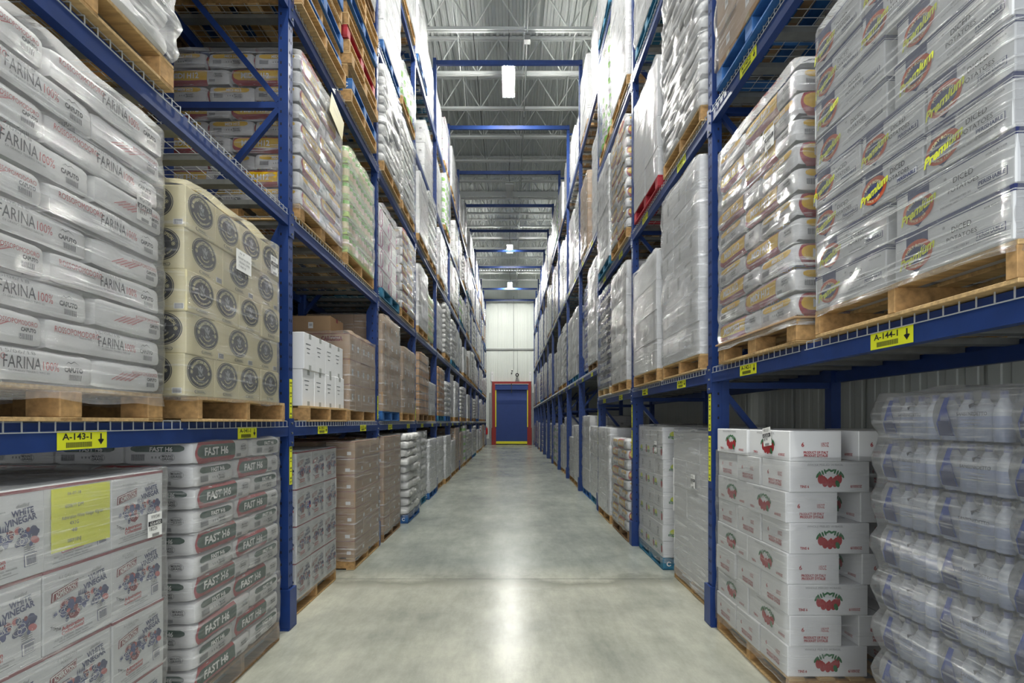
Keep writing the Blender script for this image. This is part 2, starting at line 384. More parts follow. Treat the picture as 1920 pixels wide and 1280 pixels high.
# bracing between joists
for i in range(len(JY) - 1):
    b = obj('bridging_brace', None); ya, yb = JY[i], JY[i + 1]
    def rod_(p, q):
        m = MB(); m.rod(p, q, .014, 'roof_steel', 5); obj('rod', m, b)
    for x in (-1.45, 1.75):
        rod_((x, ya, 11.75), (x, yb, 12.7)); rod_((x, ya, 12.7), (x, yb, 11.75))
    for x in (-2.6, .35, 2.8): rod_((x, ya, 11.74), (x, yb, 11.74))
    tag(b, 'thin white cross bracing between the %s and %s visible roof joists' % (ORD[i + 1], ORD[i + 2]), 'brace', 'bridging between roof joists')
b = MB(); b.rod((.42, 9, 11.66), (.42, YE - .02, 11.66), .02, 'sprinkler_grey', 8)
for y in (12.3, 15.4, 18.6, 21.6, 24.8): b.rod((.42, y, 11.66), (.42, y, 11.54), .012, 'sprinkler_grey', 6); b.lathe([(.025, 0), (.03, .02), (.0, .04)], (.42, y, 11.5), 'zinc', 8)
tag(obj('sprinkler_pipe', b), 'thin grey sprinkler pipe running along the aisle under the roof joists', 'pipe')
b = MB(); b.rod((-1.05, 9, 12.5), (-1.05, YE - .02, 12.5), .012, 'cable', 5)
tag(obj('conduit', b), 'dark conduit running lengthwise under the roof left of the lamps', 'conduit')
b = MB(); b.box(.34, .5, 12.2, 12.36, 11.48, 11.6, 'grey_plastic'); b.rod((.42, 12.28, 11.6), (.42, 12.28, 11.68), .01, 'cable')
tag(obj('junction_box', b), 'small grey junction box hanging beside the first visible joist', 'electrical box')
b = MB()
b.box(-4.9, 3.2, 20.3, 20.34, 11.3, 11.5, 'roof_steel'); b.rod((-3, 20.32, 11.5), (-3, 20.32, 12.8), .01, 'cable'); b.rod((3, 20.32, 11.5), (3, 20.32, 12.8), .01, 'cable')
tag(obj('duct_panel', b), 'long pale flat duct strip crossing the aisle high behind the unlit lamp', 'duct')

# high bay lamps
def lamp(lit):
    r = obj('high_bay_lamp', None)
    b = MB(); b.box(-.132, .132, -.61, .61, .03, .075, 'lamp_housing')
    for q in (-.61, .57): b.box(-.17, .17, q, q + .04, -.01, .06, 'lamp_housing')
    for s in (-.17, .16): b.box(s, s + .01, -.61, .61, -.035, .02, 'lamp_housing')
    b.box(-.05, .05, -.2, .2, .075, .13, 'lamp_housing'); obj('housing', b, r)
    for k in range(4):
        x = -.108 + k * .072; b = MB(); b.rod((x, -.58, 0), (x, .58, 0), .017 if lit else .013, 'tube_on' if lit else 'tube_off', 8); obj('tube', b, r)
    b = MB()
    for y in (-.5, .5): b.rod((0, y, .07), (0, y, 2.07), .003, 'cable', 4)
    obj('hanger_wire', b, r)
    b = MB(); p = [(0, -.05, .12), (.02, -.1, .35), (-.03, -.15, .6), (.0, -.3, .85), (.03, -.37, 1.02)]
    for a, c in zip(p, p[1:]): b.rod(a, c, .007, 'cable', 5)
    obj('power_cord', b, r); return r
on = lamp(1); off = lamp(0); first = True; names = {12.65: 'nearest', 18.7: 'unlit', 24.9: 'middle', 31.5: 'farthest'}
for y, l in LAMP_Y:
    if not l: o = off
    elif first: o = on; first = False
    else: o = copy_tree(on, (0, 0, 0))
    o.location = (-.06, y, LAMP_Z)
    n_ = {12.65: 'brightly lit high bay lamp, the nearest one in view over the aisle', 18.7: 'unlit high bay lamp hanging over the aisle behind the nearest lit one',
          24.9: 'lit high bay lamp, the middle one of the three glowing in a line', 31.5: 'lit high bay lamp, the farthest, closest to the end wall',
          -5.6: 'lit high bay lamp over the aisle far behind the camera', .3: 'lit high bay lamp directly above the camera position', 6.45: 'lit high bay lamp overhead between the camera and the first visible one'}[y]
    tag(o, n_, 'lamp', 'high bay lamps over the aisle')

# door in the end wall
r = obj('door_1', None, None, (.05, YE - .02, 0)); r['kind'] = 'structure'; r['label'] = 'tall blue fabric roll-up door in a red frame with yellow edges'
b = MB(); b.box(-1.42, -1.2, -.22, -.004, 0, 4.62, 'door_red'); b.box(1.2, 1.42, -.22, -.004, 0, 4.62, 'door_red'); b.box(-1.2, 1.2, -.22, -.004, 4.45, 4.62, 'door_red'); b.box(-1.24, 1.24, -.23, -.2, 4.42, 4.45, 'panel_wall')
for s in (-1.3, 1.3): b.box(s - .16, s + .16, -.3, -.2, 0, 1.25, 'door_red')
obj('door_frame', b, r)
b = MB(); n = 40; prof = [(z, -.07 - .035 * max(0, 1 - abs(z - 3.25) / .3)) for z in [.22 + 4.2 * k / n for k in range(n + 1)]]
for (z0, y0), (z1, y1) in zip(prof, prof[1:]): b.face([(-1.2, y0, z0), (1.2, y0, z0), (1.2, y1, z1), (-1.2, y1, z1)], 'door_blue', True)
b.box(-1.2, 1.2, -.06, -.05, .2, 4.45, 'door_blue'); b.box(-1.2, 1.2, -.19, -.06, 4.02, 4.42, 'door_blue'); obj('curtain', b, r)
b = MB(); b.box(-1.18, 1.14, -.13, -.05, .07, .25, 'door_yellow'); obj('bottom_bar', b, r)
b = MB(); b.box(-1.2, 1.2, -.12, -.05, 0, .07, 'rubber'); obj('rubber_seal', b, r)
for s in (-1.16, 1.17):
    b = MB(); b.box(s - .04, s + .04, -.15, -.06, 1.3, 4.2, 'door_yellow'); obj('edge_strip', b, r)
b = MB(); b.box(-.03, .03, -.23, -.19, 3.8, 4.45, 'cable'); obj('pull_cord', b, r)
for s, n_ in ((-1.37, 'left'), (1.42, 'right')):
    b = MB(); b.box(s - .09, s + .09, -.05, 0, 0, .72, 'white_card2'); b.box(s - .02, s + .02, -.056, -.05, .5, .56, 'grey_plastic')
    tag(obj('sensor_panel', b, None, (0, YE - .03, 4.64)), 'narrow white panel on the end wall above the %s corner of the red door' % n_, 'panel', 'white panels above the door')
b = MB()
for s in (-1.56, 1.56): b.box(s - .08, s + .08, -.06, 0, 0, 3.8, 'zinc')
tag(obj('door_guard_channel', b, None, (.05, YE - .03, 0)), 'grey upright channels beside the red door frame', 'channel')
b = MB(); b.lathe([(.13, 0), (.12, .03), (.05, .09), (.03, .2)], (0, 0, 0), 'rubber', 16); b.lathe([(.05, -.003), (.0, -.01)], (0, 0, 0), 'white_ink', 10)
o = obj('siren', b, None, (.45, YE - .25, 5.1)); o.rotation_euler = (-pi / 2, 0, 0); tag(o, 'round dark siren horn above the red door', 'siren')
b = MB(); b.add([(-.14, -.04, 0), (.14, -.04, 0), (.06, -.04, .3), (-.06, -.04, .3), (-.14, 0, 0), (.14, 0, 0), (.06, 0, .3), (-.06, 0, .3)], [(0, 1, 2, 3), (4, 7, 6, 5), (0, 4, 5, 1), (1, 5, 6, 2), (2, 6, 7, 3), (3, 7, 4, 0)], 'zinc')
tag(obj('siren_bracket', b, None, (.45, YE - .03, 4.64)), 'grey tapered bracket under the siren on the door head', 'bracket')
for x, z, s in ((.09, 5.45, .05), (.05, 5.28, .05)):
    b = MB(); b.box(-s, s, -.05, 0, -.05, .05, 'rubber'); b.box(-s, s, -.052, -.048, .01, .07, 'white_ink'); tag(obj('wall_sensor', b, None, (x, YE - .02, z)), '%s of two small dark sensors on the wall above the blue door' % ('upper' if z > 5.4 else 'lower'), 'sensor', 'wall sensors')
b = MB(); b.rod((.2, YE - .06, 5.5), (.2, YE - .06, 10.9), .016, 'grey_plastic', 6); b.rod((.48, YE - .05, 5.2), (.48, YE - .05, 6.9), .008, 'cable', 5)
tag(obj('wall_conduit', b), 'thin grey conduit running up the middle of the end wall', 'conduit')
r = obj('fire_extinguisher', None, None, (-1.78, YE - .16, .75)); tag(r, 'red fire extinguisher on the end wall left of the door', 'fire extinguisher')
b = MB(); b.lathe([(.0, 0), (.08, .01), (.085, .03), (.085, .42), (.05, .5), (.025, .52)], (0, 0, 0), 'extinguisher', 14); obj('cylinder', b, r)
b = MB(); b.rod((0, 0, .52), (0, 0, .58), .02, 'rubber'); b.bar((0, 0, .58), (0, -.12, .62), .02, .015, 'rubber'); b.rod((0, 0, .56), (.07, -.03, .4), .01, 'rubber'); b.rod((.07, -.03, .4), (.08, -.03, .15), .01, 'rubber'); obj('valve_and_hose', b, r)

# ------------------------------------------------------------------ racks
PITCH = 2.57; NB = 13
SIDE = {'left': dict(s=-1, x=1.82, y0=1.40, n=143), 'right': dict(s=1, x=1.673, y0=1.47, n=144)}
LEV_L = [1.695, 3.415, 5.19, 6.90, 8.66]
LEV_R = [2.14, 4.295, 6.455, 8.625]; LEV_R2 = [2.74, 5.43, 8.2]
def levels(side, bay): return LEV_L if side == 'left' else (LEV_R if bay < 3 else LEV_R2)
DEP = 1.07; ZTOP = 10.56
def column(x, side_s, top=ZTOP, holes=True):
    """perforated column, outer face at x towards the aisle; local y -.08..0"""
    b = MB(); xa, xb = sorted((x, x + side_s * .08)); b.box(xa, xb, -.08, 0, .01, top, 'blue_paint')
    if holes:
        z = .12; fx = x - side_s * .0012
        while z < top - .05:
            for yy in (-.055, -.025):
                b.box(min(fx, x), max(fx, x), yy - .005, yy + .005, z, z + .022, 'hole')
                b.box(xa + (.045 if side_s > 0 else .015) - .0, xa + (.058 if side_s > 0 else .028), -.0812, -.08, z, z + .022, 'hole') if yy < -.05 else None
            z += .1
    return b
NODES = [2.0, 4.3, 6.62, 8.94]
def frame(side, rear=False):
    s = SIDE[side]['s']; x = s * SIDE[side]['x']
    if rear: x = s * (SIDE[side]['x'] + DEP + .28)
    r = obj('rack_upright', None); xr = x + s * (DEP - .08)
    obj('column', column(x, s), r); obj('column', column(xr, s, holes=False), r)
    b = MB(); xa, xb = sorted((x + s * .08, x + s * .14)); b.box(xa, xb, -.085, .005, .01, 3.18, 'blue_paint'); 
    b.add([(x + s * .08, -.085, 3.18), (x + s * .14, -.085, 3.18), (x + s * .08, -.085, 3.3), (x + s * .08, .005, 3.18), (x + s * .14, .005, 3.18), (x + s * .08, .005, 3.3)], [(0, 1, 2), (3, 5, 4), (1, 4, 5, 2), (0, 2, 5, 3)], 'blue_paint')
    obj('reinforcing_column', b, r)
    for z in NODES + [.35, 10.3]:
        b = MB(); b.bar((x + s * .08, -.04, z), (xr, -.04, z), .04, .05, 'blue_paint'); obj('horizontal_brace', b, r)
    for z in NODES:
        for d in (-1.12, 1.12):
            b = MB(); b.bar((x + s * .09, -.045, z + (.03 if d > 0 else -.03)), (xr, -.045, z + d), .035, .045, 'blue_paint'); obj('diagonal_brace', b, r)
    for xx in (x, xr):
        b = MB(); xa, xb = sorted((xx - s * .02, xx + s * .1)); b.box(xa, xb, -.11, .03, 0, .012, 'blue_paint'); obj('base_plate', b, r)
    b = MB(); xa, xb = sorted((x - s * .025, x - s * .004)); b.box(xa, xb, -.1, .02, .012, .33, 'blue_paint')
    for yy in (-.1, .014): b.box(min(x - s * .004, x + s * .09), max(x - s * .004, x + s * .09), yy, yy + .006, .012, .33, 'blue_paint')
    obj('column_guard', b, r)
    return r
def vlabel_mesh(s, x, z0, z1):
    """yellow strip of small location codes on a column's aisle face"""
    b = MB(); F = plane_face(b, (x, -.038, 0), (0, -s * 1, 0), (-s, 0, 0))
    F.rect(0, (z0 + z1) / 2, .05, z1 - z0, 'tagyellow', 0, 2)
    n = int((z1 - z0) / .075)
    for k in range(n):
        z = z0 + (k + .5) * (z1 - z0) / n; F.barcode(0, z + .012, .028, .016, 'ink', 7, 3); F.rect(0, z - .014, .026, .006, 'ink', 0, 3)
    F.poly([(-.01, z0 + .02), (0, z0 + .006), (.01, z0 + .02)], 'ink', 3)
    return b
for side in ('left', 'right'):
    f0 = frame(side); S = SIDE[side]
    s = S['s']
    if side == 'left': f0L = f0
    for k in range(NB + 1):
        r = f0 if k == 0 else copy_tree(f0, (0, 0, 0)); r.location = (0, S['y0'] + PITCH * k, 0)
        if k in ():
            zz = ((1.71, 2.05), (1.18, 1.51)) if side == 'left' else ((1.62, 1.93), (1.20, 1.58))
            for a, c in zz: tag(obj('location_strip', vlabel_mesh(s, s * S['x'], a, c), r), 'yellow location label strip')
        tag(r, 'blue perforated rack upright, %s from the camera on the %s side of the aisle' % (ORD[k + 1], side), 'rack upright', 'blue rack uprights along the %s side' % side)
    for k in (1, 2, 3):
        zz = ((1.71, 2.05), (1.18, 1.51)) if side == 'left' else ((1.62, 1.93), (1.20, 1.58))
        for a, c in zz:
            o = obj('location_strip', vlabel_mesh(s, s * S['x'], a, c), None, (0, S['y0'] + PITCH * k, 0))
            tag(o, 'yellow strip of location codes, %s of the two on the %s %s upright from camera' % ('upper' if a > 1.3 and a != 1.20 else 'lower', ORD[k + 1], side), 'label', 'yellow location strips')
# beams with their yellow labels
def beam(L):
    b = MB(); b.box(0, .05, 0, L, -.115, -.03, 'blue_paint'); b.box(.016, .05, 0, L, -.03, 0, 'blue_paint')
    return b.mesh('shelf_beam')
BEAM = beam(PITCH - .08 - .01)
def conn(sgn):
    b = MB(); b.box(-.006, .0, -.0, .085, -.2, .03, 'blue_paint')
    for z in (-.17, -.09, -.01): b.rod((-.006, .04, z), (-.014, .04, z), .009, 'zinc', 8)
    return b.mesh('beam_connector')
CONN = conn(1)
def tag_mesh(txt):
    """yellow location label; origin at its centre, facing -x when used on the right"""
    b = MB(); F = plane_face(b, (0, 0, 0), (0, 1, 0), (1, 0, 0))
    F.rect(0, 0, .235, .078, 'tagyellow', 0, 1); F.text(txt, -.028, .015, .026, 'black_ink', w=.135, bold=.02); F.barcode(-.02, -.02, .12, .022, 'black_ink', 22)
    F.rect(.086, .008, .008, .034, 'black_ink', 0, 2); F.poly([(.07, -.002), (.086, -.024), (.102, -.002), (.092, .002), (.086, -.006), (.08, .002)], 'black_ink', 2)
    return b.mesh('location_label')
for side in ('left', 'right'):
    S = SIDE[side]; s = S['s']; rz = 0 if s > 0 else pi
    for bay in range(NB):
        y0 = S['y0'] + PITCH * bay; L = PITCH - .09
        for li, z in enumerate(levels(side, bay)):
            for rear in (0, 1):
                x = s * (S['x'] + (0 if not rear else DEP - .05))
                r = obj('shelf_beam', BEAM, None, (x - s * .004 * (1 - rear), y0 + .005 + (0 if s > 0 else L), z), rz)
                if rear == 0:
                    for yy in ((-.09, .0), (L - .0, .0)):
                        obj('beam_connector', CONN, r, (0, yy[0], 0))
                    if li == 0 or (side == 'right' and li == 1):
                        for q, yl in enumerate((.62, 1.88)):
                            num = S['n'] - 4 * bay - 2 * q; t = 'A-%d-%d' % (num, li + 1)
                            yw = yl - .005
                            o = obj('location_label', tag_mesh(t) if bay < 4 else tag_mesh('A-%d-%d' % (S['n'] - 20, li + 1)) if False else tag_mesh(t), r, (-.001, yw if s > 0 else L - yw, -.072), pi)
                            o['label'] = 'yellow location label with arrow and bars'
                tag(r, 'blue shelf beam, %s side of the %s rack, %s bay from camera, %s level up' % ('aisle' if not rear else 'far', side, ORD[bay + 1], ORD[li + 1]), 'shelf beam', 'blue shelf beams of the %s rack' % side)
# tie beams over the aisle
for i, (k, z, yo) in enumerate([(4, 10.47, 0), (5, 10.47, 0), (6, 10.47, 0), (7, 10.47, 0), (8, 10.47, 0), (9, 10.47, 0), (10, 10.47, 0), (12, 10.47, -.7), (13, 10.47, -.3)]):
    y = 1.40 + PITCH * k + yo; b = MB(); b.box(-1.9, 1.75, y - .04, y + .01, z - .05, z + .06, 'blue_paint')
    o = obj('tie_beam', b); tag(o, 'blue tie beam spanning high over the aisle, %s from the camera' % ORD[i + 1], 'tie beam', 'tie beams over the aisle')
# wire decks
def deck():
    b = MB(); W = 1.2; D = DEP; r = .0026
    n = 19
    for i in range(n):
        y = .015 + (W - .03) * i / (n - 1)
        b.rod((-.012, y, .006), (D - .02, y, .006), r, 'wire', 4, caps=False); b.rod((-.012, y, .006), (-.012, y, -.038), r, 'wire', 4, caps=False)
    for i in range(11): x = .0 + (D - .03) * i / 10; b.rod((x, 0, .01), (x, W, .01), r, 'wire', 4, caps=False)
    b.rod((-.014, 0, -.038), (-.014, W, -.038), r * 1.2, 'wire', 4, caps=False)
    me = b.mesh('wire_mesh')
    c = MB()
    for i in range(4):
        y = .13 + i * .313; c.box(.052, D - .052, y - .035, y + .035, -.032, -.026, 'zinc')
        for t in (-.038, .034): c.box(.052, D - .052, y + t, y + t + .004, -.032, .003, 'zinc')
    return me, c.mesh('deck_channel')
DM, DCH = deck()
for side in ('left', 'right'):
    S = SIDE[side]; s = S['s']
    for bay in range(NB):
        y0 = S['y0'] + PITCH * bay
        for li, z in enumerate(levels(side, bay)):
            if bay > 9 and li > 2: continue
            for q in (0, 1):
                y = y0 + .02 + q * 1.24; x = s * S['x']
                o = obj('wire_deck', DM, None, (x, y + (0 if s > 0 else 1.2), z + .001), 0 if s > 0 else pi); obj('support_channel', DCH, o)
                tag(o, 'wire mesh deck, %s half of %s bay, %s level up, %s rack' % (('nearer', 'farther')[q], ORD[bay + 1], ORD[li + 1], side), 'wire deck', 'wire mesh decks of the %s rack' % side)
# ------------------------------------------------------------------ pallets
# footprint 1.2 (x) by 1.0 (y), origin at the centre of the base; the aisle looks at an x end
PH = .14
def pallet_proto(style, woodm, blockm=None, mark=False):
    r = obj('pallet', None); X, Y = .6, .508; blockm = blockm or woodm
    b = MB(); n = 7
    for i in range(n): x = -X + .05 + (2 * X - .1) * i / (n - 1); b.cbox(x - .048, x + .048, -Y, Y, .122, .14, woodm, .002)
    obj('top_boards', b, r)
    b = MB()
    if style == 'stringer':
        for i in range(4): x = -X + .05 + (2 * X - .1) * i / 3; b.cbox(x - .048, x + .048, -Y, Y, 0, .016, woodm, .002)
        obj('bottom_boards', b, r)
        for y in (-Y + .02, 0, Y - .02): b = MB(); b.cbox(-X, X, y - .019, y + .019, .016, .122, blockm, .002); obj('stringer', b, r)
    else:
        for y in (-Y + .05, 0, Y - .05): b.cbox(-X, X, y - .05, y + .05, 0, .018, woodm, .002)
        for x in (-X + .05, X - .05): b.cbox(x - .05, x + .05, -Y, Y, .001, .017, woodm, .002)
        obj('bottom_boards', b, r)
        for x in (-X + .07, 0, X - .07):
            for y in (-Y + .05, 0, Y - .05):
                b = MB(); b.cbox(x - .07, x + .07, y - .05, y + .05, .018, .122, blockm, .004)
                if mark and abs(x) > .1:
                    F = plane_face(b, (x, y, .07), (0, 1, 0) if x > 0 else (0, -1, 0), (1 if x > 0 else -1, 0, 0))
                if mark and y < -.1:
                    F = plane_face(b, (x, y - .05, .07), (1, 0, 0), (0, -1, 0)); F.ring(0, 0, .028, .028, .01, 'white_ink', 2, 10); F.rect(.024, 0, .016, .022, blockm, 0, 3)
                obj('block', b, r)
    return r
PAL = {}
PSPEC = {'wood': ('stringer', 'wood', 'wood_end'), 'euro': ('block', 'wood', 'wood_end'), 'dark': ('stringer', 'wood_dark', 'wood_dark'), 'blue': ('block', 'pallet_blue', 'pallet_blue', True),
         'teal': ('block', 'pallet_teal', 'pallet_teal', True), 'red': ('block', 'pallet_red', 'pallet_red'), 'white': ('stringer', 'pallet_white', 'wood')}
PWORD = {'wood': 'pale wooden pallet', 'euro': 'wooden block pallet', 'dark': 'weathered wooden pallet', 'blue': 'blue painted pallet', 'teal': 'teal blue pallet', 'red': 'red painted pallet', 'white': 'whitish wooden pallet'}
def pallet(kind, loc, rz, label, group='pallets on the racks'):
    if kind not in PAL: o = PAL[kind] = pallet_proto(*PSPEC[kind]); o.location = loc; o.rotation_euler = (0, 0, rz)
    else: o = copy_tree(PAL[kind], loc, rz)
    for c in o.children:
        if 'label' in c: del c['label']
    return tag(o, label, 'pallet', group)

# ------------------------------------------------------------------ cartons: s = (long, short, high); long side prints on +-y, short on +-x
def carton(s, mt, longp=None, shortp=None, tape=None, stripe=None):
    b = MB(); sx, sy, sz = s; b.cbox(-sx / 2, sx / 2, -sy / 2, sy / 2, 0, sz, mt, .004)
    if tape:
        b.box(-sx / 2 - .0008, sx / 2 + .0008, -.025, .025, sz - .045, sz + .0008, tape); b.box(-sx / 2 - .0008, sx / 2 + .0008, -.025, .025, -.0005, .045, tape)
    b.box(-sx / 2 + .01, sx / 2 - .01, -.0015, .0015, sz, sz + .0006, 'ink_soft')
    if stripe: b.box(-sx / 2 - .0006, sx / 2 + .0006, -sy / 2 - .0006, sy / 2 + .0006, sz - stripe[1], sz - .002, stripe[0])
    for sd in ('-y', '+y'):
        if longp: longp(box_face(b, sd, sx, sy, sz), sx, sz)
    for sd in ('-x', '+x'):
        if shortp: shortp(box_face(b, sd, sx, sy, sz), sy, sz)
    return b
def p_vinegar(F, w, h):
    rr = random.Random(5)
    F.text('4-1 GALLON', -.055, .12, .014, 'grey_ink', w=.085); F.text('PLASTIC', -.055, .105, .009, 'grey_ink', w=.05)
    F.text('Quality Foods Since', -.03, .088, .007, 'ink_soft', w=.09, rot=.1)
    F.poly([(-.128, .03), (-.125, .068), (-.01, .093), (-.014, .055)], 'maroon', 1); F.poly([(-.124, .034), (-.121, .066), (-.014, .089), (-.018, .057)], 'white_ink', 2)
    F.poly([(-.121, .036), (-.118, .063), (-.017, .0855), (-.021, .059)], 'maroon', 3); F.text('ADMIRATION', -.069, .061, .021, 'white_ink', w=.088, rot=.21, bold=.02, lift=4)
    F.text('distilled', .075, .106, .013, 'ink_soft', w=.045, rot=.08, shear=.3); F.text('WHITE', .075, .082, .022, 'navy', w=.08, rot=.1, bold=.035)
    F.text('VINEGAR', .07, .053, .024, 'navy', w=.115, rot=.13, bold=.035)
    for i in range(52):
        a = -.115 + .235 * rr.random(); v = -.018 + .1 * a * .35 + rr.uniform(-.036, .036); q = rr.uniform(.009, .021)
        m_ = rr.choice(['navy2', 'maroon', 'navy', 'red_soft', 'grey_ink', 'navy2'])
        F.ell(a, v, q * rr.uniform(.8, 1.4), q * .8, m_, 1 + i * .06, 9, rr.uniform(0, 3))
        if i % 2 == 0: F.ring(a, v, q * .9, q * .7, .0015, 'white_ink', 3.4, 10)
    for i in range(5): F.poly([(-.01 + .008 * i - .004, .02), (-.01 + .008 * i, .045 + .004 * (i % 2)), (-.01 + .008 * i + .004, .02)], 'navy', 3)
    F.text('Try', -.12, -.068, .013, 'ink', w=.024, rot=-.15, bold=.02); F.text('The', -.1, -.08, .013, 'ink', w=.025, bold=.02)
    F.text('Admiration', -.035, -.085, .015, 'red', w=.1, rot=.06, bold=.03); F.text('Collections!', -.035, -.103, .015, 'red', w=.1, rot=.06, bold=.03)
    for k in range(2): F.text('SALAD OIL - SHORTENING - DRESSINGS - MARGARINE', -.03, -.12 - .011 * k, .007, 'ink_soft', w=.17 - .04 * k, rot=.04)
    F.rect(-.03, -.142, .18, .0015, 'ink_soft', .04)
    for k in range(4): F.rect(.1, -.05 - .008 * k, .04, .002, 'ink_soft', .08)
    F.ring(.105, -.1, .0, .0, .0, 'ink') if False else None
    F.rect(.105, -.1, .048, .046, 'navy2', .04, 1); F.rect(.105, -.1, .044, .042, 'white_ink', .04, 2); F.barcode(.105, -.1, .036, .034, 'navy', 12, 3, .04)
U = {}
def unit(name, mb): U[name] = (mb, mb.mesh(name)); return name
unit('vinegar', carton((.315, .305, .328), 'white_card', p_vinegar, p_vinegar, stripe=('maroon', .014)))
def arc_text(F, t, cu, cv, ra, rb, h, mt, a0, a1, lift=4, bold=.02, flip=False):
    """text bent round an ellipse, from angle a0 to a1"""
    vs, fs, asp = text_geo(t, bold); ps = []
    for x, y in vs:
        a = a0 + (a1 - a0) * (x + .5); q = (y * h) * (-1 if flip else 1); ps.append((cu + (ra + q) * cos(a), cv + (rb + q) * sin(a)))
    F.pts(ps, mt, fs, lift)
def p_oval(F, w, h):
    A, B = min(.108, w / 2 - .008), .088; cv = .02
    F.ell(0, cv, A, B, 'black_ink', 1, 36); F.ring(0, cv, A - .005, B - .005, .002, 'buff', 2, 36)
    arc_text(F, 'MANHATTAN SPECIAL', 0, cv - .012, A * .74, B * .83, .017, 'buff', pi * .87, pi * .13)
    arc_text(F, 'PREMIUM COFFEE SODA', 0, cv - .0, A * .72, B * .72, .008, 'buff', pi * 1.16, pi * 1.84, flip=False)
    F.text('SINCE 1895', 0, cv - .068, .006, 'buff', w=.03); arc_text(F, 'ESPRESSO', 0, cv + .012, A * .42, B * .58, .007, 'buff', pi * 1.22, pi * 1.78)
    rr = random.Random(3)
    F.ell(0, cv + .03, .008, .01, 'grey_ink', 3, 10)
    for u, v, a, c, t in ((0, .006, .017, .02, 0), (-.012, .012, .006, .02, .5), (.013, .012, .006, .02, -.5), (.004, -.014, .022, .008, .2)):
        F.ell(u, cv + v, a, c, 'grey_ink', 3, 10, t)
    for k in range(4): F.ell(-.012 + .008 * k, cv + .003 - .005 * k, .0022, .015, 'black_ink', 4, 8, .5)
    for sg in (-1, 1): F.ring(sg * A * .68, cv, .01, .01, .0022, 'buff', 3, 12); F.ell(sg * A * .68, cv, .004, .005, 'buff', 3, 8)
    F.rect(.005, -.087, .082, .018, 'black_ink', 0, 1); F.ell(-.036, -.087, .009, .009, 'black_ink', 1, 12); F.ell(.046, -.087, .009, .009, 'black_ink', 1, 12)
    F.rect(.005, -.087, .08, .015, 'cream_card', 0, 2); F.ell(-.035, -.087, .0075, .0075, 'cream_card', 2, 12); F.ell(.045, -.087, .0075, .0075, 'cream_card', 2, 12)
    F.text('ORIGINAL', .005, -.087, .008, 'black_ink', w=.066, bold=.03, lift=3)
def p_oval2(F, w, h):
    p_oval(F, w, h); F.rect(w / 2 - .04, -.086, .052, .03, 'white_ink', 0, 1); F.barcode(w / 2 - .04, -.086, .044, .026, 'ink', 12)
unit('soda', carton((.345, .252, .224), 'cream_card', p_oval2, p_oval))
def p_tomato(F, w, h):
    F.text('TINS 6', -.155, -.058, .015, 'red', w=.055, bold=.03)
    for k, (u, v) in enumerate([(-.055, -.012), (.055, -.012), (-.03, -.03), (.03, -.03), (0, -.034)]):
        F.ell(u, v, .019, .03, 'red', 1 + k * .3, 16); F.ell(u + (.006 if u >= 0 else -.006), v + .012, .012, .026, 'red', 1.1 + k * .3, 12)
        F.ring(u - .004, v - .004, .011, .02, .002, 'red_soft', 2.8, 12)
    for k in range(9):
        a = -.06 + .015 * k; F.ell(a, .03 + .012 * cos(a * 40), .016, .006, 'leaf', 3 + .1 * k, 10, -1.2 if k < 3 else (1.2 if k > 5 else (.5 if k % 2 else -.5)))
    for t in (-.075, .075): F.ell(t, .012, .02, .007, 'leaf', 3.2, 10, 1.1 if t < 0 else -1.1)
    F.ell(.045, -.04, .013, .022, 'leaf', 3.6, 10, .3)
    F.text('6/105OZ', .16, -.056, .016, 'red', w=.07, bold=.02)
    F.text('WHOLE PEELED W/BASIL', -.03, .075, .012, 'grey_ink', w=.22)
def p_tomato_s(F, w, h):
    F.text('6', -.08, .01, .026, 'red', bold=.02); F.text('105OZ', .055, .01, .026, 'red', w=.046)
    F.text('PRODUCT OF ITALY', -.0, -.038, .015, 'red', w=.15, bold=.03); F.text("PRODUIT D'ITALIE", -.0, -.057, .015, 'red', w=.145, bold=.03)
unit('tomato', carton((.488, .318, .187), 'white_card2', p_tomato, p_tomato_s))
def p_potato(F, w, h):
    k = w / .48; u = -w / 2 + .11 * k
    F.poly([(u - .05, h / 2 - .001), (u + .05, h / 2 - .001), (u + .05, -.045), (u, -.083), (u - .05, -.045)], 'navy', 1)
    F.ell(u, -.012, .072, .058, 'orange_ink', 2, 26); F.ell(u, -.012, .056, .036, 'navy', 3, 24)
    arc_text(F, 'PORT ROYAL', u, -.018, .05, .042, .012, 'buff', pi * .85, pi * .15); arc_text(F, 'SINCE 1928', u, -.006, .05, .052, .009, 'buff', pi * 1.25, pi * 1.75, flip=False)
    F.text('Premium', u + .006, -.014, .034, 'premium', w=.165, rot=.3, shear=.5, bold=.035, lift=5)
    F.text('DICED', .06 * k, .025, .021, 'black_ink', w=.075, bold=.0); F.text('POTATOES', .06 * k, -.008, .017, 'black_ink', w=.115)
    F.text('DISTRIBUTED BY', .05 * k, -.045, .007, 'ink_soft', w=.08); F.text('PORT ROYAL SALES LTD. WOODBURY, NY', .05 * k, -.058, .007, 'ink_soft', w=.16)
    F.text('*', -.01, .04, .02, 'ink_soft'); F.text('FOR FURTHER', w / 2 - .06, .05, .007, 'ink_soft', w=.07)
    F.rect(w / 2 - .075, -.035, .1, .03, 'navy', 0, 1); F.rect(w / 2 - .075, -.035, .096, .026, 'white_card', 0, 2); F.text('PERISHABLE', w / 2 - .075, -.035, .014, 'navy', w=.09, bold=.03, lift=3)
def p_potato_s(F, w, h):
    F.text('Premium', -.02, -.01, .034, 'premium', w=.16, rot=.3, shear=.5, bold=.035, lift=3); F.ell(-.03, -.012, .05, .04, 'orange_ink', 1, 20)
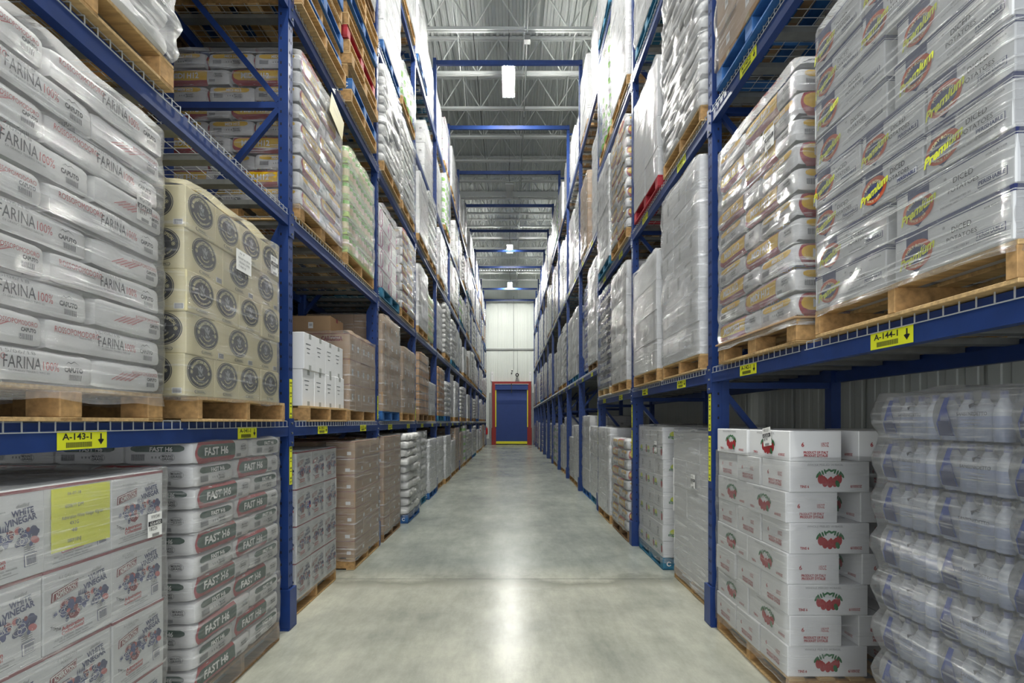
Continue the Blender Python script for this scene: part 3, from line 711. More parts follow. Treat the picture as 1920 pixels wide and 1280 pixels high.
for nm, sz in (('potato', (.475, .38, .181)), ('potato_narrow', (.325, .30, .181))):
    def mk(sz=sz):
        b = carton(sz, 'white_card', p_potato, p_potato_s)
        x, y = sz[0] / 2 + .0007, sz[1] / 2 + .0007
        b.box(-x, x, -y, y, .166, .1795, 'navy'); b.box(-x, x, -y, y, .158, .162, 'navy'); return b
    unit(nm, mk())
def p_small(F, w, h):
    F.text('PRODUCT', -.02, .0, .012, 'ink_soft', w=w * .3); F.rect(w * .25, -h * .2, w * .18, h * .22, 'white_ink', 0, 1); F.barcode(w * .25, -h * .2, w * .14, h * .15, 'ink_soft', 8)
def p_lines(F, w, h):
    for k in range(3): F.rect(-w * .15, h * (.2 - .12 * k), w * (.4 - .1 * k), .006, 'ink_soft', 0, 1)
def p_brown(F, w, h):
    F.text('SAN MARZANO', 0, h * .1, .02, 'maroon', w=w * .5); F.rect(w * .3, -h * .22, w * .14, h * .2, 'paper', 0, 1)
def p_cossa(F, w, h): F.text('CARCOSSA', 0, h * .3, .05, 'maroon', w=w * .6, bold=.04)
def p_papers(F, w, h): F.rect(0, .0, .055, .07, 'paper', 0, 1); F.barcode(0, .005, .035, .03, 'grey_ink', 6)
unit('white_tall', carton((.48, .255, .33), 'white_card2', p_lines, p_lines, tape='grey_tape'))
unit('brown', carton((.4, .333, .192), 'brown_card', p_brown, p_brown, stripe=('maroon', .008)))
unit('cossa', carton((.4, .2, .285), 'brown_card', p_cossa, p_papers, stripe=('maroon', .008)))
unit('parcel', carton((.45, .42, .22), 'brown_card', p_papers, None, tape='maroon'))
unit('white_big', carton((.4, .333, .29), 'white_card2', None, lambda F, w, h: F.rect(0, .03, .05, .12, 'grey_card', 0, 1)))
unit('white_mid', carton((.4, .333, .24), 'white_card2', p_small, p_small))
unit('white_flat', carton((.4, .333, .16), 'white_card', p_lines, p_small))
unit('white_plain', carton((.6, .5, .33), 'white_card2', lambda F, w, h: F.text('KEEN', -w * .25, -h * .25, .03, 'grey_ink', w=.1), None))
unit('brown_mid', carton((.4, .333, .27), 'brown_card', p_papers, p_papers, tape='tape'))
unit('tan_open', carton((.4, .333, .15), 'orange_card', p_lines, p_lines, stripe=('wood_dark', .03)))
def p_magenta(F, w, h):
    for t in range(3): F.ring(-w * .28, 0, .06 + .012 * t, h * .42, .011, 'magenta', 2 + t, 18)
    F.rect(w * .2, h * .2, w * .3, h * .28, 'grey_ink', 0, 1); F.rect(w * .2, h * .2, w * .28, h * .25, 'white_ink', 0, 2); F.rect(0, -h * .46, w, h * .05, 'magenta', 0, 1)
unit('magenta', carton((.5, .333, .29), 'white_card2', p_magenta, p_magenta))
def p_valle(F, w, h):
    F.ell(-.07, .0, .05, .045, 'leaf2', 1, 16); F.ell(-.07, .015, .042, .03, 'premium', 2, 14); F.rect(-.07, -.022, .13, .024, 'leaf', 0, 3); F.text('LA VALLE', -.07, -.022, .014, 'white_ink', w=.1, bold=.02, lift=4)
    F.ell(.15, 0, .03, .05, 'sackred', 1, 14); F.ell(.15, .045, .025, .012, 'leaf', 2, 10); F.text('ITALIAN PEELED', .04, -.05, .012, 'ink_soft', w=.1)
def p_valle_s(F, w, h):
    F.ell(0, .02, .028, .028, 'grey_ink', 1, 12); F.rect(-.01, -.02, .014, .05, 'grey_ink', -.3); F.rect(.01, -.02, .014, .05, 'grey_ink', .3); F.ell(0, .02, .014, .014, 'white_ink', 2, 10)
    F.text('ITALIAN', 0, -.06, .014, 'ink_soft', w=.1)
unit('valle', carton((.4, .333, .185), 'white_card2', p_valle, p_valle_s))
# trays of cans, jars and bottles
def tray(sx, sy, h, prof, r, lidm, traym, n=None, cs=10):
    b = MB(); b.cbox(-sx / 2, sx / 2, -sy / 2, sy / 2, 0, .05, traym, .003)
    nx = max(2, int(sx / (2 * r))); ny = max(2, int(sy / (2 * r)))
    for i in range(nx):
        for j in range(ny):
            if 0 < i < nx - 1 and 0 < j < ny - 1: continue
            b.lathe(prof, (-sx / 2 + sx * (i + .5) / nx, -sy / 2 + sy * (j + .5) / ny, .004), lidm, cs)
    return b
unit('green_cans', tray(.4, .333, .2, [(.048, 0, 'lightgreen'), (.048, .06, 'leaf2'), (.049, .062, 'buff'), (.049, .14, 'buff'), (.048, .142, 'leaf2'), (.048, .18, 'lightgreen'), (.044, .188, 'buff'), (.044, .192, 'buff')], .05, 'leaf2', 'lightgreen'))
unit('jars', tray(.4, .333, .2, [(.045, 0, 'white_ink'), (.05, .02, 'paper'), (.05, .12, 'leaf'), (.05, .135, 'paper'), (.032, .165, 'white_ink'), (.032, .19, 'zinc'), (.030, .193, 'zinc')], .052, 'paper', 'white_card2'))
unit('bottles_purple', tray(.4, .333, .25, [(.045, 0, 'bluecap2'), (.047, .06, 'purple'), (.047, .13, 'bluecap2'), (.03, .18, 'bottle_plastic'), (.018, .2, 'bluecap'), (.018, .235, 'bluecap'), (.017, .24, 'bluecap')], .05, 'bluecap', 'white_card2'))
unit('drums', tray(.4, .333, .25, [(.07, 0, 'navy2'), (.072, .03, 'navy'), (.072, .09, 'paper'), (.072, .15, 'navy2'), (.07, .22, 'ink_soft'), (.06, .235, 'navy')], .075, 'navy', 'ink_soft', cs=12))
def bucket_mb():
    b = MB()
    for i in (-.15, .15):
        for j in (-.15, .15):
            b.lathe([(.105, 0, 'white_card2'), (.115, .24, 'white_card2'), (.122, .25, 'white_card2'), (.122, .27, 'white_card2'), (.118, .275, 'white_ink')], (i * .82, j * .82, 0), 'white_ink', 14)
            b.lathe([(.1095, .08, 'leaf2'), (.1135, .18, 'leaf2')], (i * .82, j * .82, 0), 'leaf2', 14)
    return b
unit('buckets', bucket_mb())

# ------------------------------------------------------------------ sacks: L along x, W along y
def sack(L, W, H, mt, decor=None, seed=0, amp=.005, nu=16, rf=.52):
    a = (L / 2, W / 2, H / 2); r = H / 2 * rf
    def disp(p): return amp * (mn.noise(Vector((p[0] * 7 + seed, p[1] * 7, p[2] * 9))) + .6 * mn.noise(Vector((p[0] * 22 + seed, p[1] * 22, p[2] * 40))))
    def sh(q):
        inn = [max(-(a[i] - r), min(a[i] - r, q[i])) for i in range(3)]; d = Vector([q[i] - inn[i] for i in range(3)])
        if d.length < 1e-9: return Vector(q)
        n = d.normalized(); p = Vector(inn) + n * r; return p + n * disp(p)
    b = MB()
    for ax in range(3):
        u, v = [(1, 2), (0, 2), (0, 1)][ax]
        n1, n2 = [(10, 8), (nu, 8), (nu, 10)][ax]
        for sg in (-1, 1):
            if ax == 2 and sg < 0: continue
            vs = []
            for i in range(n1 + 1):
                for j in range(n2 + 1):
                    q = [0, 0, 0]; q[ax] = sg * a[ax]; q[u] = a[u] * (2 * i / n1 - 1); q[v] = a[v] * (2 * j / n2 - 1)
                    p = sh(q); vs.append((p.x, p.y, p.z + H / 2))
            fs = [(i * (n2 + 1) + j, (i + 1) * (n2 + 1) + j, (i + 1) * (n2 + 1) + j + 1, i * (n2 + 1) + j + 1) for i in range(n1) for j in range(n2)]
            if (sg > 0) == (ax == 1): fs = [f[::-1] for f in fs]
            b.add(vs, fs, mt, True)
    def side_fn(side):
        ax, sg = {'+x': (0, 1), '-x': (0, -1), '+y': (1, 1), '-y': (1, -1)}[side]; o = 1 - ax
        us = {'+x': 1, '-x': -1, '-y': 1, '+y': -1}[side]
        def fn(U_, V_, l):
            q = [0, 0, V_]; q[o] = us * U_; ia = a[o] - r; iz = a[2] - r
            du = max(0, abs(U_) - ia) if True else 0; dv = max(0, abs(V_) - iz); k = r * r - du * du - dv * dv
            out = (a[ax] - r) + (math.sqrt(k) if k > 0 else 0); q[ax] = sg * out
            n = Vector((0, 0, 0)); n[ax] = sg * max(.05, math.sqrt(max(0, k))); n[o] = us * du * (1 if U_ > 0 else -1); n.z = dv * (1 if V_ > 0 else -1)
            n.normalize(); p = Vector(q); p += n * (disp(p) + l + .0012); return (p.x, p.y, p.z + H / 2)
        return fn
    if decor:
        for sd in ('-x', '+x', '-y', '+y'): decor(Face(b, side_fn(sd)), sd[1] == 'y', L if sd[1] == 'y' else W, H)
    return b
def patch(F, u0, u1, v0, v1, mt, lift=1, rl=0, rr_=0, nu=14, nv=5):
    ps = []; vm = (v0 + v1) / 2; hv = (v1 - v0) / 2
    for j in range(nv + 1):
        v = v0 + (v1 - v0) * j / nv; t = (v - vm) / hv; k = 1 - math.sqrt(max(0, 1 - t * t)); a = u0 + rl * k; b_ = u1 - rr_ * k
        for i in range(nu + 1): ps.append((a + (b_ - a) * i / nu, v))
    F.pts(ps, mt, [(j * (nu + 1) + i, j * (nu + 1) + i + 1, (j + 1) * (nu + 1) + i + 1, (j + 1) * (nu + 1) + i) for j in range(nv) for i in range(nu)], lift)
def mill_logo(F, u, v):
    F.text('MOLINO', u, v + .009, .012, 'black_ink', w=.06, bold=.03); F.text('GRASSI', u, v - .007, .012, 'black_ink', w=.06, bold=.03)
    F.ring(u, v + .001, .042, .024, .0015, 'ink_soft', 2, 20)
def decor_grassi(band, edge, txt, txm):
    def d(F, lng, w, h):
        if lng:
            patch(F, -w * .47, w * .18, -h * .47, h * .47, edge, 1, .05, 0, 18, 8); patch(F, -w * .45, w * .18, -h * .24, h * .34, band, 2, .045, 0, 18, 6)
            F.text(txt, -w * .14, .006, .045, txm, w=.24, bold=.03, lift=3); mill_logo(F, w * .34, .01)
            F.barcode(w * .25, -.035, .05, .02, 'ink_soft', 8)
        else:
            patch(F, -w * .38, w * .38, h * .08, h * .36, band, 1, .03, .03, 12, 4); F.text(txt, .02, h * .2, .024, txm, w=.13, bold=.03, lift=3)
            F.barcode(-w * .28, -.02, .07, .035, 'ink_soft', 10); mill_logo(F, w * .14, -.022)
            for k in range(3): F.rect(-.03 + .02 * k, -.02, .008, .012, 'grey_ink')
    return d
def decor_farina(F, lng, w, h):
    if lng:
        F.text('ROSSOPOMODORO', -.165, .024, .024, 'red', w=.2, bold=.0); F.text('Source Italy', -.13, .008, .009, 'ink_soft', w=.06)
        F.text('FARINA', -.005, .008, .045, 'ink', w=.135, bold=.0); F.text('100%', .1, .004, .034, 'red', w=.06); F.text('DI GRANO TENERO TIPO 00', .02, -.024, .008, 'ink_soft', w=.15)
        F.text('CAPUTO', .195, .0, .018, 'ink', w=.08, bold=.05); F.poly([(.16, .018), (.175, .032), (.185, .027), (.2, .036), (.23, .018), (.2, .033), (.185, .024), (.175, .029)], 'ink'); F.barcode(.2, -.03, .05, .022, 'ink_soft', 9)
        F.text('15/06/18', -.02, .045, .012, 'grey_ink', w=.12)
    else:
        for k in range(9):
            F.rect(-.07 + .012 * k, -.002, .075, .0035, 'red_soft', .5, 1) if k % 2 == 0 else F.text('CAPUTO FARINA', -.07 + .012 * k, -.002, .006, 'red_soft', w=.07, rot=.5)
        F.text('ROSSOPOMODORO', .09, .022, .018, 'red', w=.15, bold=.0); F.text('CAPUTO', .13, -.002, .014, 'ink', w=.06, bold=.05); F.barcode(.12, -.028, .05, .02, 'ink_soft', 8)
for i in range(2):
    unit('sack_farina%d' % i, sack(.60, .40, .134, 'white_sack', decor_farina, 11 + i * 5))
    unit('sack_fast%d' % i, sack(.60, .40, .133, 'white_sack', decor_grassi('green', 'sackred', 'FAST H6', 'white_ink'), 31 + i * 7))
    unit('sack_midi%d' % i, sack(.60, .40, .145, 'white_sack', decor_grassi('yellow', 'sackred', 'MIDI H12', 'white_ink'), 51 + i * 7))
    unit('sack_poly%d' % i, sack(.60, .40, .135, 'poly_sack', None, 71 + i * 7, .012, 12, .95))

# ------------------------------------------------------------------ layouts; toward the aisle is +x when sgn = +1
def lay_cartons(uname, sgn, layers, nx, ny, dims, alt=None, W=1.2, D=1.0, z0=0, jit=.006, full_top=True, rr=None, drop=()):
    """dims (long, short, high) ; alt: name of unit rotated layer -> (nx, ny) turned; returns [(unit, x, y, z, rz, place)]"""
    rr = rr or R; out = []; L, S, Hh = dims
    for k in range(layers):
        turned = alt is not None and k % 2 == alt[2]
        cx, cy = (alt[0], alt[1]) if turned else (nx, ny)
        bx, by = (L, S) if turned else (S, L)      # unturned: long side faces the aisle
        for i in range(cx):
            for j in range(cy):
                if not (i == 0 or j == 0 or (k == layers - 1 and full_top)): continue
                if (k, i, j) in drop: continue
                x = sgn * (W / 2 - bx / 2 - i * (W - bx) / max(1, cx - 1)) if cx > 1 else 0
                y = -D / 2 + by / 2 + j * (D - by) / max(1, cy - 1)
                p = ('aisle side, ' + {0: 'nearest'}.get(j, 'farthest' if j == cy - 1 else ['', 'second', 'third', 'fourth'][j])) if i == 0 else \
                    ('%s inward, %s row' % (['', 'second', 'third', 'fourth', 'fifth'][i], ['front', 'second', 'third', 'fourth', 'fifth'][j]))
                out.append((uname, x + rr.uniform(-jit, jit), y + rr.uniform(-jit, jit) * .6, z0 + k * Hh, (0 if turned else pi / 2), k, p))
    return out
def lay_sacks(base, sgn, layers, H, z0=0, rr=None, jit=.008, start=0):
    rr = rr or R; out = []
    for k in range(layers):
        top = k == layers - 1
        if (k + start) % 2 == 0:      # near part lies along y, far part along x
            c = [(.4 - .4 * i, -.2, 1, ('aisle side, nearer' if i == 0 else '%s inward, front row' % ('second' if i == 1 else 'third'))) for i in range(3)] + [(.3, .3, 0, 'aisle side, farther')]
            if top: c.append((-.3, .3, 0, 'inner, back row'))
        else:
            c = [(.3, -.3, 0, 'aisle side, nearer'), (-.3, -.3, 0, 'second inward, front row'), (.4, .2, 1, 'aisle side, farther')]
            if top: c += [(0, .2, 1, 'middle, back row'), (-.4, .2, 1, 'inner, back row')]
        for x, y, t, p in c:
            rz = (pi / 2 if t else 0) + (pi if rr.random() < .5 else 0)
            out.append(('%s%d' % (base, rr.randint(0, 1)), sgn * x + rr.uniform(-jit, jit), y + rr.uniform(-jit, jit), z0 + k * H, rz + rr.uniform(-.02, .02), k, p))
    return out
def film_mb(W, D, z0, z1, mt, seed=0, amp=.008, bulge=None, cap=False, hem=.02, lean=0, n=26, m=None):
    b = MB(); m = m or max(10, int((z1 - z0) / .05)); pts = []; r = .035
    for k in range(4 * n):
        s, t = divmod(k, n); t = t / n
        x, y = [(-W / 2 + W * t, -D / 2), (W / 2, -D / 2 + D * t), (W / 2 - W * t, D / 2), (-W / 2, D / 2 - D * t)][s]
        ix = max(-W / 2 + r, min(W / 2 - r, x)); iy = max(-D / 2 + r, min(D / 2 - r, y)); d = Vector((x - ix, y - iy, 0))
        nn_ = d.normalized() if d.length > 1e-6 else Vector(((1, 0, 0), (0, 1, 0))[0]); pts.append((Vector((ix, iy, 0)) + nn_ * r, nn_))
    vs = []
    for j in range(m + 1):
        z = z0 + (z1 - z0) * j / m
        for k, (p, q) in enumerate(pts):
            o = amp * (mn.noise(Vector((p.x * 3 + seed, p.y * 3, z * 6))) + .7 * mn.noise(Vector((p.x * 9, p.y * 9 + seed, z * 22 + (p.y + p.x) * 6))))
            if bulge: o += bulge[1] * (abs(math.sin(pi * (z - bulge[2]) / bulge[0])) - .5)
            zz = z + (hem * mn.noise(Vector((p.x * 5, p.y * 5, seed))) if j in (0, m) else 0)
            vs.append((p.x + q.x * (o + .004), p.y + q.y * (o + .004), zz))
    N = 4 * n
    fs = [(j * N + k, j * N + (k + 1) % N, (j + 1) * N + (k + 1) % N, (j + 1) * N + k) for j in range(m) for k in range(N)]
    b.add(vs, fs, mt, True)
    # the last turn folds a little way over the top
    top = [vs[m * N + k] for k in range(N)]; inn = [(x * (.9 if not cap else .02), y * (.9 if not cap else .02), z + .003) for x, y, z in top]
    b.add(top + inn, [(k, (k + 1) % N, N + (k + 1) % N, N + k) for k in range(N)], mt, True)
    return b
# ------------------------------------------------------------------ nearest loads: every carton and sack is a thing
def slot(side, bay, q, dy=0, dx=0):
    S = SIDE[side]; s = S['s']; y = S['y0'] + PITCH * bay + (.56, 1.77)[q] + dy
    return s * (S['x'] - .05 + .6 + dx), y
def place(items, side, cx, cy, z, name, cat, desc, group, where):
    """link each unit as a top-level thing"""
    lay = max(i[5] for i in items) + 1
    for u, x, y, zz, rz, k, p in items:
        o = obj(name, U[u][1], None, (cx + x, cy + y, z + zz), rz)
        lw = 'top layer' if k == lay - 1 else ('bottom layer' if k == 0 else '%s layer up' % ORD[k + 1])
        tag(o, '%s %s, %s, %s' % (desc, where, lw, p), cat, group)
def film(name, W, D, z0, z1, mt, loc, label, rz=0, **kw):
    o = obj('stretch_film', film_mb(W, D, z0, z1, mt, **kw), None, loc, rz); tag(o, label, 'stretch film', 'clear stretch film round the nearest loads'); return o
def sticker(loc, rz, w, h, lines, label, mt='paper', tilt=0, dark=True, name='paper_label'):
    """flat label sheet; faces -y before rotation"""
    b = MB(); b.box(-w / 2, w / 2, -.0008, .0008, -h / 2, h / 2, mt); F = plane_face(b, (0, -.0012, 0), (1, 0, 0), (0, -1, 0))
    if dark: F.rect(0, h * .08, w, h * .2, 'black_ink', 0, 1)
    for t, v, hh, ww, m_ in lines: F.text(t, 0 if ww > w * .6 else -w * .15, v * h, hh * h, m_, w=ww, lift=2)
    if dark: F.barcode(0, -h * .42, w * .5, h * .13, 'ink', 12)
    o = obj(name, b, None, loc); o.rotation_euler = (0, tilt, rz); tag(o, label, 'label', 'paper labels on the loads'); return o
AR = -pi / 2   # rotation so a sheet facing -y faces -x (right rack); left rack uses +pi/2
# --- left, floor
x, y = slot('left', 0, 0); cx = -1.80 - .6; cy = 1.98
pallet('wood', (cx, cy, 0), 0, 'wooden pallet on the floor under the nearest stack of vinegar cartons')
place(lay_cartons('vinegar', 1, 4, 4, 3, (.315, .305, .328), W=1.22, D=.94), 'left', cx, cy, PH, 'carton', 'carton', 'white vinegar carton', 'vinegar cartons in the nearest left floor stack', 'nearest left floor stack')
film('film', 1.258, .98, .12, 1.462, 'film', (cx, cy, 0), 'clear stretch film around the nearest vinegar cartons on the left floor', cap=True, seed=3)
sticker((-1.7855, 1.985, 1.31), pi / 2, .27, .25, [('06-07-18', .4, .05, .06, 'ink_soft'), ('600611 DM', .2, .06, .08, 'ink_soft'), ('Admiration White Vinegar 40grain', .02, .06, .19, 'ink_soft'), ('4X1G', -.08, .06, .04, 'ink_soft'), ('48', -.2, .06, .025, 'ink_soft'), ('080918NJ', -.36, .06, .06, 'ink_soft')], 'yellow paper sheet under the film on the nearest vinegar cartons', 'tagyellow', dark=False, name='paper_sheet')
sticker((-1.764, 2.36, 1.19), pi / 2, .09, .115, [('WW5441', .36, .16, .06, 'black_ink'), ('656400', .08, .15, .07, 'white_ink'), ('18226', -.14, .16, .05, 'black_ink')], 'white barcode label near the far edge of the nearest vinegar stack')
cx = -1.80 - .6; cy = 3.2
pallet('dark', (cx, cy, 0), 0, 'wooden pallet on the floor under the flour sacks with green bands')
place(lay_sacks('sack_fast', 1, 11, .131), 'left', cx, cy, PH, 'flour_sack', 'flour sack', 'green banded sack', 'green banded flour sacks on the left floor', 'by left upright')
film('film', 1.225, 1.02, .04, 1.585, 'film', (cx, cy, 0), 'clear stretch film around the green banded flour sacks', seed=8, bulge=(.131, .006, .14), cap=False)
sticker((-2.02 + .22, 3.55, 1.52), pi / 2, .09, .1, [('WW5202', .36, .16, .06, 'black_ink'), ('656402', .08, .15, .07, 'white_ink'), ('18226', -.14, .16, .05, 'black_ink')], 'white barcode label on the top layer of green banded sacks')
cx = -1.88 - .6; cy = 4.61
pallet('wood', (cx, cy, 0), 0, 'wooden pallet on the floor under the second stack of vinegar cartons')
place(lay_cartons('vinegar', 1, 4, 4, 3, (.315, .305, .322), W=1.22, D=.95), 'left', cx, cy, PH, 'carton', 'carton', 'white vinegar carton', 'vinegar cartons in the second left floor stack', 'second left floor stack')
sticker((-1.873, 4.98, 1.26), pi / 2, .09, .11, [('WW5441', .36, .16, .06, 'black_ink'), ('656397', .08, .15, .07, 'white_ink'), ('18226', -.14, .16, .05, 'black_ink')], 'white barcode label on the second stack of vinegar cartons')
film('film', 1.235, .965, .12, 1.43, 'film_thin', (cx, cy, 0), 'clear stretch film around the second vinegar stack on the left floor', seed=5)
cx = -1.79 - .6; cy = 5.96
pallet('wood', (cx, cy, 0), 0, 'wooden pallet on the floor under the nearer brown carton stack')
place(lay_cartons('brown', 1, 7, 3, 3, (.4, .333, .19), (3, 3, 1), W=1.2, D=1.0), 'left', cx, cy, PH, 'carton', 'carton', 'brown carton', 'brown cartons in the nearer left floor stack', 'nearer brown floor stack')
film('film', 1.22, 1.03, .1, 1.48, 'film', (cx, cy, 0), 'clear stretch film around the nearer brown carton stack on the floor', seed=15)
cx = -1.79 - .6; cy = 7.2
pallet('dark', (cx, cy, 0), 0, 'wooden pallet under the farther brown carton stack on the left floor')
place(lay_cartons('brown', 1, 7, 3, 3, (.4, .333, .192), (3, 3, 0), W=1.2, D=1.0), 'left', cx, cy, PH, 'carton', 'carton', 'brown carton', 'brown cartons in the farther left floor stack', 'farther brown floor stack')
film('film', 1.22, 1.03, .1, 1.5, 'film', (cx, cy, 0), 'clear stretch film around the farther brown carton stack on the floor', seed=16)
cx = -1.72 - .6; cy = 8.45
pallet('blue', (cx, cy, 0), 0, 'blue pallet on the floor under the bulging plain white sacks')
place(lay_sacks('sack_poly', 1, 10, .136, jit=.035), 'left', cx, cy, PH, 'white_sack', 'sack', 'plain white sack', 'plain white sacks on the blue floor pallet', 'on the blue floor pallet')
film('film', 1.26, 1.04, .1, 1.4, 'film_thin', (cx, cy, 0), 'clear stretch film around the bulging white sacks on the blue floor pallet', seed=17, amp=.02)
# --- left, first shelf
Z1 = 1.70
cx = -1.78 - .6; cy = 1.93
pallet('euro', (cx, cy, Z1), 0, 'wooden block pallet on the nearest left shelf under white flour sacks')
place(lay_sacks('sack_farina', 1, 10, .132, start=0), 'left', cx, cy, Z1 + PH, 'flour_sack', 'flour sack', 'white red-lettered sack', 'white flour sacks on the nearest left shelf', 'nearest left shelf')
film('film', 1.23, 1.02, .08, 1.48, 'film', (cx, cy, Z1), 'clear stretch film around the red lettered white sacks', seed=21, bulge=(.132, .007, .14), cap=True)
sticker((-1.77, 2.3, 2.72), pi / 2, .09, .12, [('WQ1772A', .36, .16, .07, 'black_ink'), ('656721', .08, .15, .07, 'white_ink'), ('18197', -.14, .16, .05, 'black_ink')], 'white barcode label on the red lettered white sacks')
cx = -1.735 - .6; cy = 3.05
pallet('wood', (cx, cy + .1, Z1), 0, 'wooden pallet on the first left shelf under the cream soda cartons')
place(lay_cartons('soda', 1, 5, 5, 3, (.345, .252, .225), (3, 4, 0), W=1.2, D=1.02, jit=.01), 'left', cx, cy, Z1 + PH, 'carton', 'carton', 'cream soda carton', 'cream cartons with black ovals', 'with black ovals, first left shelf')
film('film', 1.225, 1.04, .12, 1.30, 'film_thin', (cx, cy, Z1), 'clear stretch film around the cream cartons with black ovals', seed=25)
sticker((-1.715, 3.06, 2.72), pi / 2, .17, .13, [('N  F', .34, .1, .05, 'ink_soft'), ('MANHATTAN SPECIAL', .1, .1, .14, 'ink_soft'), ('ORIGINAL COFFEE', -.1, .1, .12, 'ink_soft'), ('7  MAR 18', -.3, .12, .08, 'ink_soft')], 'white paper sheet taped on the cream cartons with black ovals', dark=False, name='paper_sheet')
sticker((-1.718, 3.46, 2.83), pi / 2, .1, .13, [('WW5103', .36, .16, .06, 'black_ink'), ('654311', .08, .15, .07, 'white_ink'), ('18220', -.14, .16, .05, 'black_ink')], 'white barcode label on the upper far cream carton')
cx = -1.80 - .6; cy = 4.75
pallet('wood', (cx, cy, Z1), 0, 'wooden pallet on the first left shelf under plain white cartons')
it = lay_cartons('white_tall', 1, 2, 4, 2, (.48, .255, .33), (2, 4, 0), W=1.1, D=1.0, jit=.012)
it = [i for i in lay_cartons('white_tall', 1, 2, 2, 4, (.255, .48, .33), None, W=1.1, D=1.02, jit=.01, full_top=False)]
it = [(a, b_, c, d, 0, e, f) for a, b_, c, d, _, e, f in it]
place(it, 'left', cx, cy, Z1 + PH, 'carton', 'carton', 'plain white taped carton', 'plain white cartons on the first left shelf', 'on first left shelf')
cx = -1.82 - .6; cy = 5.88
pallet('wood', (cx, cy, Z1), 0, 'wooden pallet on the first left shelf under the brown cartons with white labels')
place([(u, a, c, d, 0, e, f) for u, a, c, d, _, e, f in lay_cartons('cossa', 1, 3, 3, 5, (.2, .4, .285), W=1.2, D=1.0)], 'left', cx, cy, Z1 + PH, 'carton', 'carton', 'brown carton with white label', 'brown cartons with white labels on the left shelf', 'first left shelf')
film('film', 1.22, 1.02, .12, 1.02, 'film', (cx, cy, Z1), 'clear stretch film around the brown cartons with white labels', seed=26)
o = obj('carton', U['parcel'][1], None, (cx + .12, cy - .2, Z1 + PH + .856), 0); tag(o, 'single brown carton with white label lying on top of the brown stack on the shelf', 'carton')
# --- right, floor
cx = 1.85 + .6; cy = 1.93
pallet('wood', (cx, cy, 0), 0, 'wooden pallet on the right floor under the bottled water packs')
def bottle_mb():
    b = MB(); b.lathe([(.030, 0, 'bluecap2'), (.034, .02, 'bluecap2'), (.034, .05, 'bottle_plastic'), (.033, .055, 'bluecap2'), (.034, .1, 'bottle_plastic'), (.03, .13, 'bottle_plastic'), (.014, .165, 'bottle_plastic'), (.012, .17, 'bluecap'), (.013, .195, 'bluecap'), (.011, .197, 'bluecap')], (0, 0, 0), 'bluecap', 12); return b.mesh('bottle')
BOT = bottle_mb()
def wrapper_mb(sx, sy, sz):
    b = film_mb(sx, sy, .004, sz - .004, 'film_haze', 2, .004, (sz, .03, 0), True, 0, n=10, m=8)
    def pr(F, w):
        def bottle(u, k):
            F.poly([(u - .012 * k, .085 * k), (u + .012 * k, .085 * k), (u + .013 * k, .04 * k), (u + .034 * k, -.03 * k), (u + .038 * k, -.085 * k), (u - .038 * k, -.085 * k), (u - .034 * k, -.03 * k), (u - .013 * k, .04 * k)], 'bluecap', 1)
            F.poly([(u + .026 * k, -.02 * k), (u + .034 * k, -.085 * k), (u - .034 * k, -.085 * k), (u - .026 * k, -.02 * k)], 'navy', 2)
        bottle(-w * .26, .95); F.text('SANBENEDETTO', w * .16, .01, .014, 'ink_soft', w=w * .42, bold=.01)
        F.poly([(w * .1, .045), (w * .16, .052), (w * .2, .06), (w * .17, .05), (w * .24, .045), (w * .16, .046), (w * .13, .03)], 'ink_soft', 2)
        for k in range(3): F.rect(w * .16, -.015 - .012 * k, w * .28 - .02 * k, .002, 'grey_ink', 0, 1)
    for sd in ('-x', '+x', '-y', '+y'):
        ww = sy if sd[1] == 'x' else sx; dd = (sx if sd[1] == 'x' else sy) / 2 + .009
        n = {'-x': (-1, 0, 0), '+x': (1, 0, 0), '-y': (0, -1, 0), '+y': (0, 1, 0)}[sd]; u = {'-x': (0, -1, 0), '+x': (0, 1, 0), '-y': (1, 0, 0), '+y': (-1, 0, 0)}[sd]
        base = plane_face(b, Vector(n) * dd + Vector((0, 0, sz / 2)), u, n)
        f0 = base.fn; base.fn = lambda a, c, l, f0=f0, n=n: tuple(Vector(f0(a, c, l)) + Vector(n) * (.03 * (math.cos(pi * c / .208) - .5)))
        pr(base, ww)
    return b.mesh('printed_wrapper')
WR = wrapper_mb(.385, .30, .208)
def water_pack():
    r = obj('bottle_pack', None)
    for i in range(5):
        for j in range(4):
            if 0 < i < 4 and 0 < j < 3: continue
            obj('bottle', BOT, r, (-.15 + .075 * i, -.11 + .073 * j, .004))
    obj('printed_wrapper', WR, r); return r
wp = water_pack(); first = True
for u, a, c, d, rz, k, p in lay_cartons('white_mid', -1, 8, 3, 3, (.3, .385, .211), W=1.19, D=.92, jit=.008):
    if first: o = wp; first = False; o.location = (cx + a, cy + c, PH + d)
    else: o = copy_tree(wp, (cx + a, cy + c, PH + d), 0)
    tag(o, 'blue and white pack of water bottles, %s, %s' % ('top layer' if k == 7 else 'bottom layer' if k == 0 else ORD[k + 1] + ' layer up', p), 'bottle pack', 'water bottle packs on the right floor')
film('film', 1.235, .96, .1, 1.84, 'film', (cx, cy, 0), 'clear stretch film bulging around the stacked packs of water bottles', seed=31, bulge=(.211, .045, .14), cap=True)
cx = 1.69 + .6; cy = 3.4
pallet('wood', (cx, cy, 0), 0, 'wooden pallet on the right floor under the tomato cartons')
it = lay_cartons('tomato', -1, 8, 3, 2, (.488, .318, .188), (2, 3, 0), W=1.2, D=.98, jit=.012)
place([(u, a - .012 * (7 - e) * 0, c, d, rz, e, f) for u, a, c, d, rz, e, f in it], 'right', cx, cy, PH, 'carton', 'carton', 'white tomato carton', 'white cartons with red tomatoes', 'right floor stack')
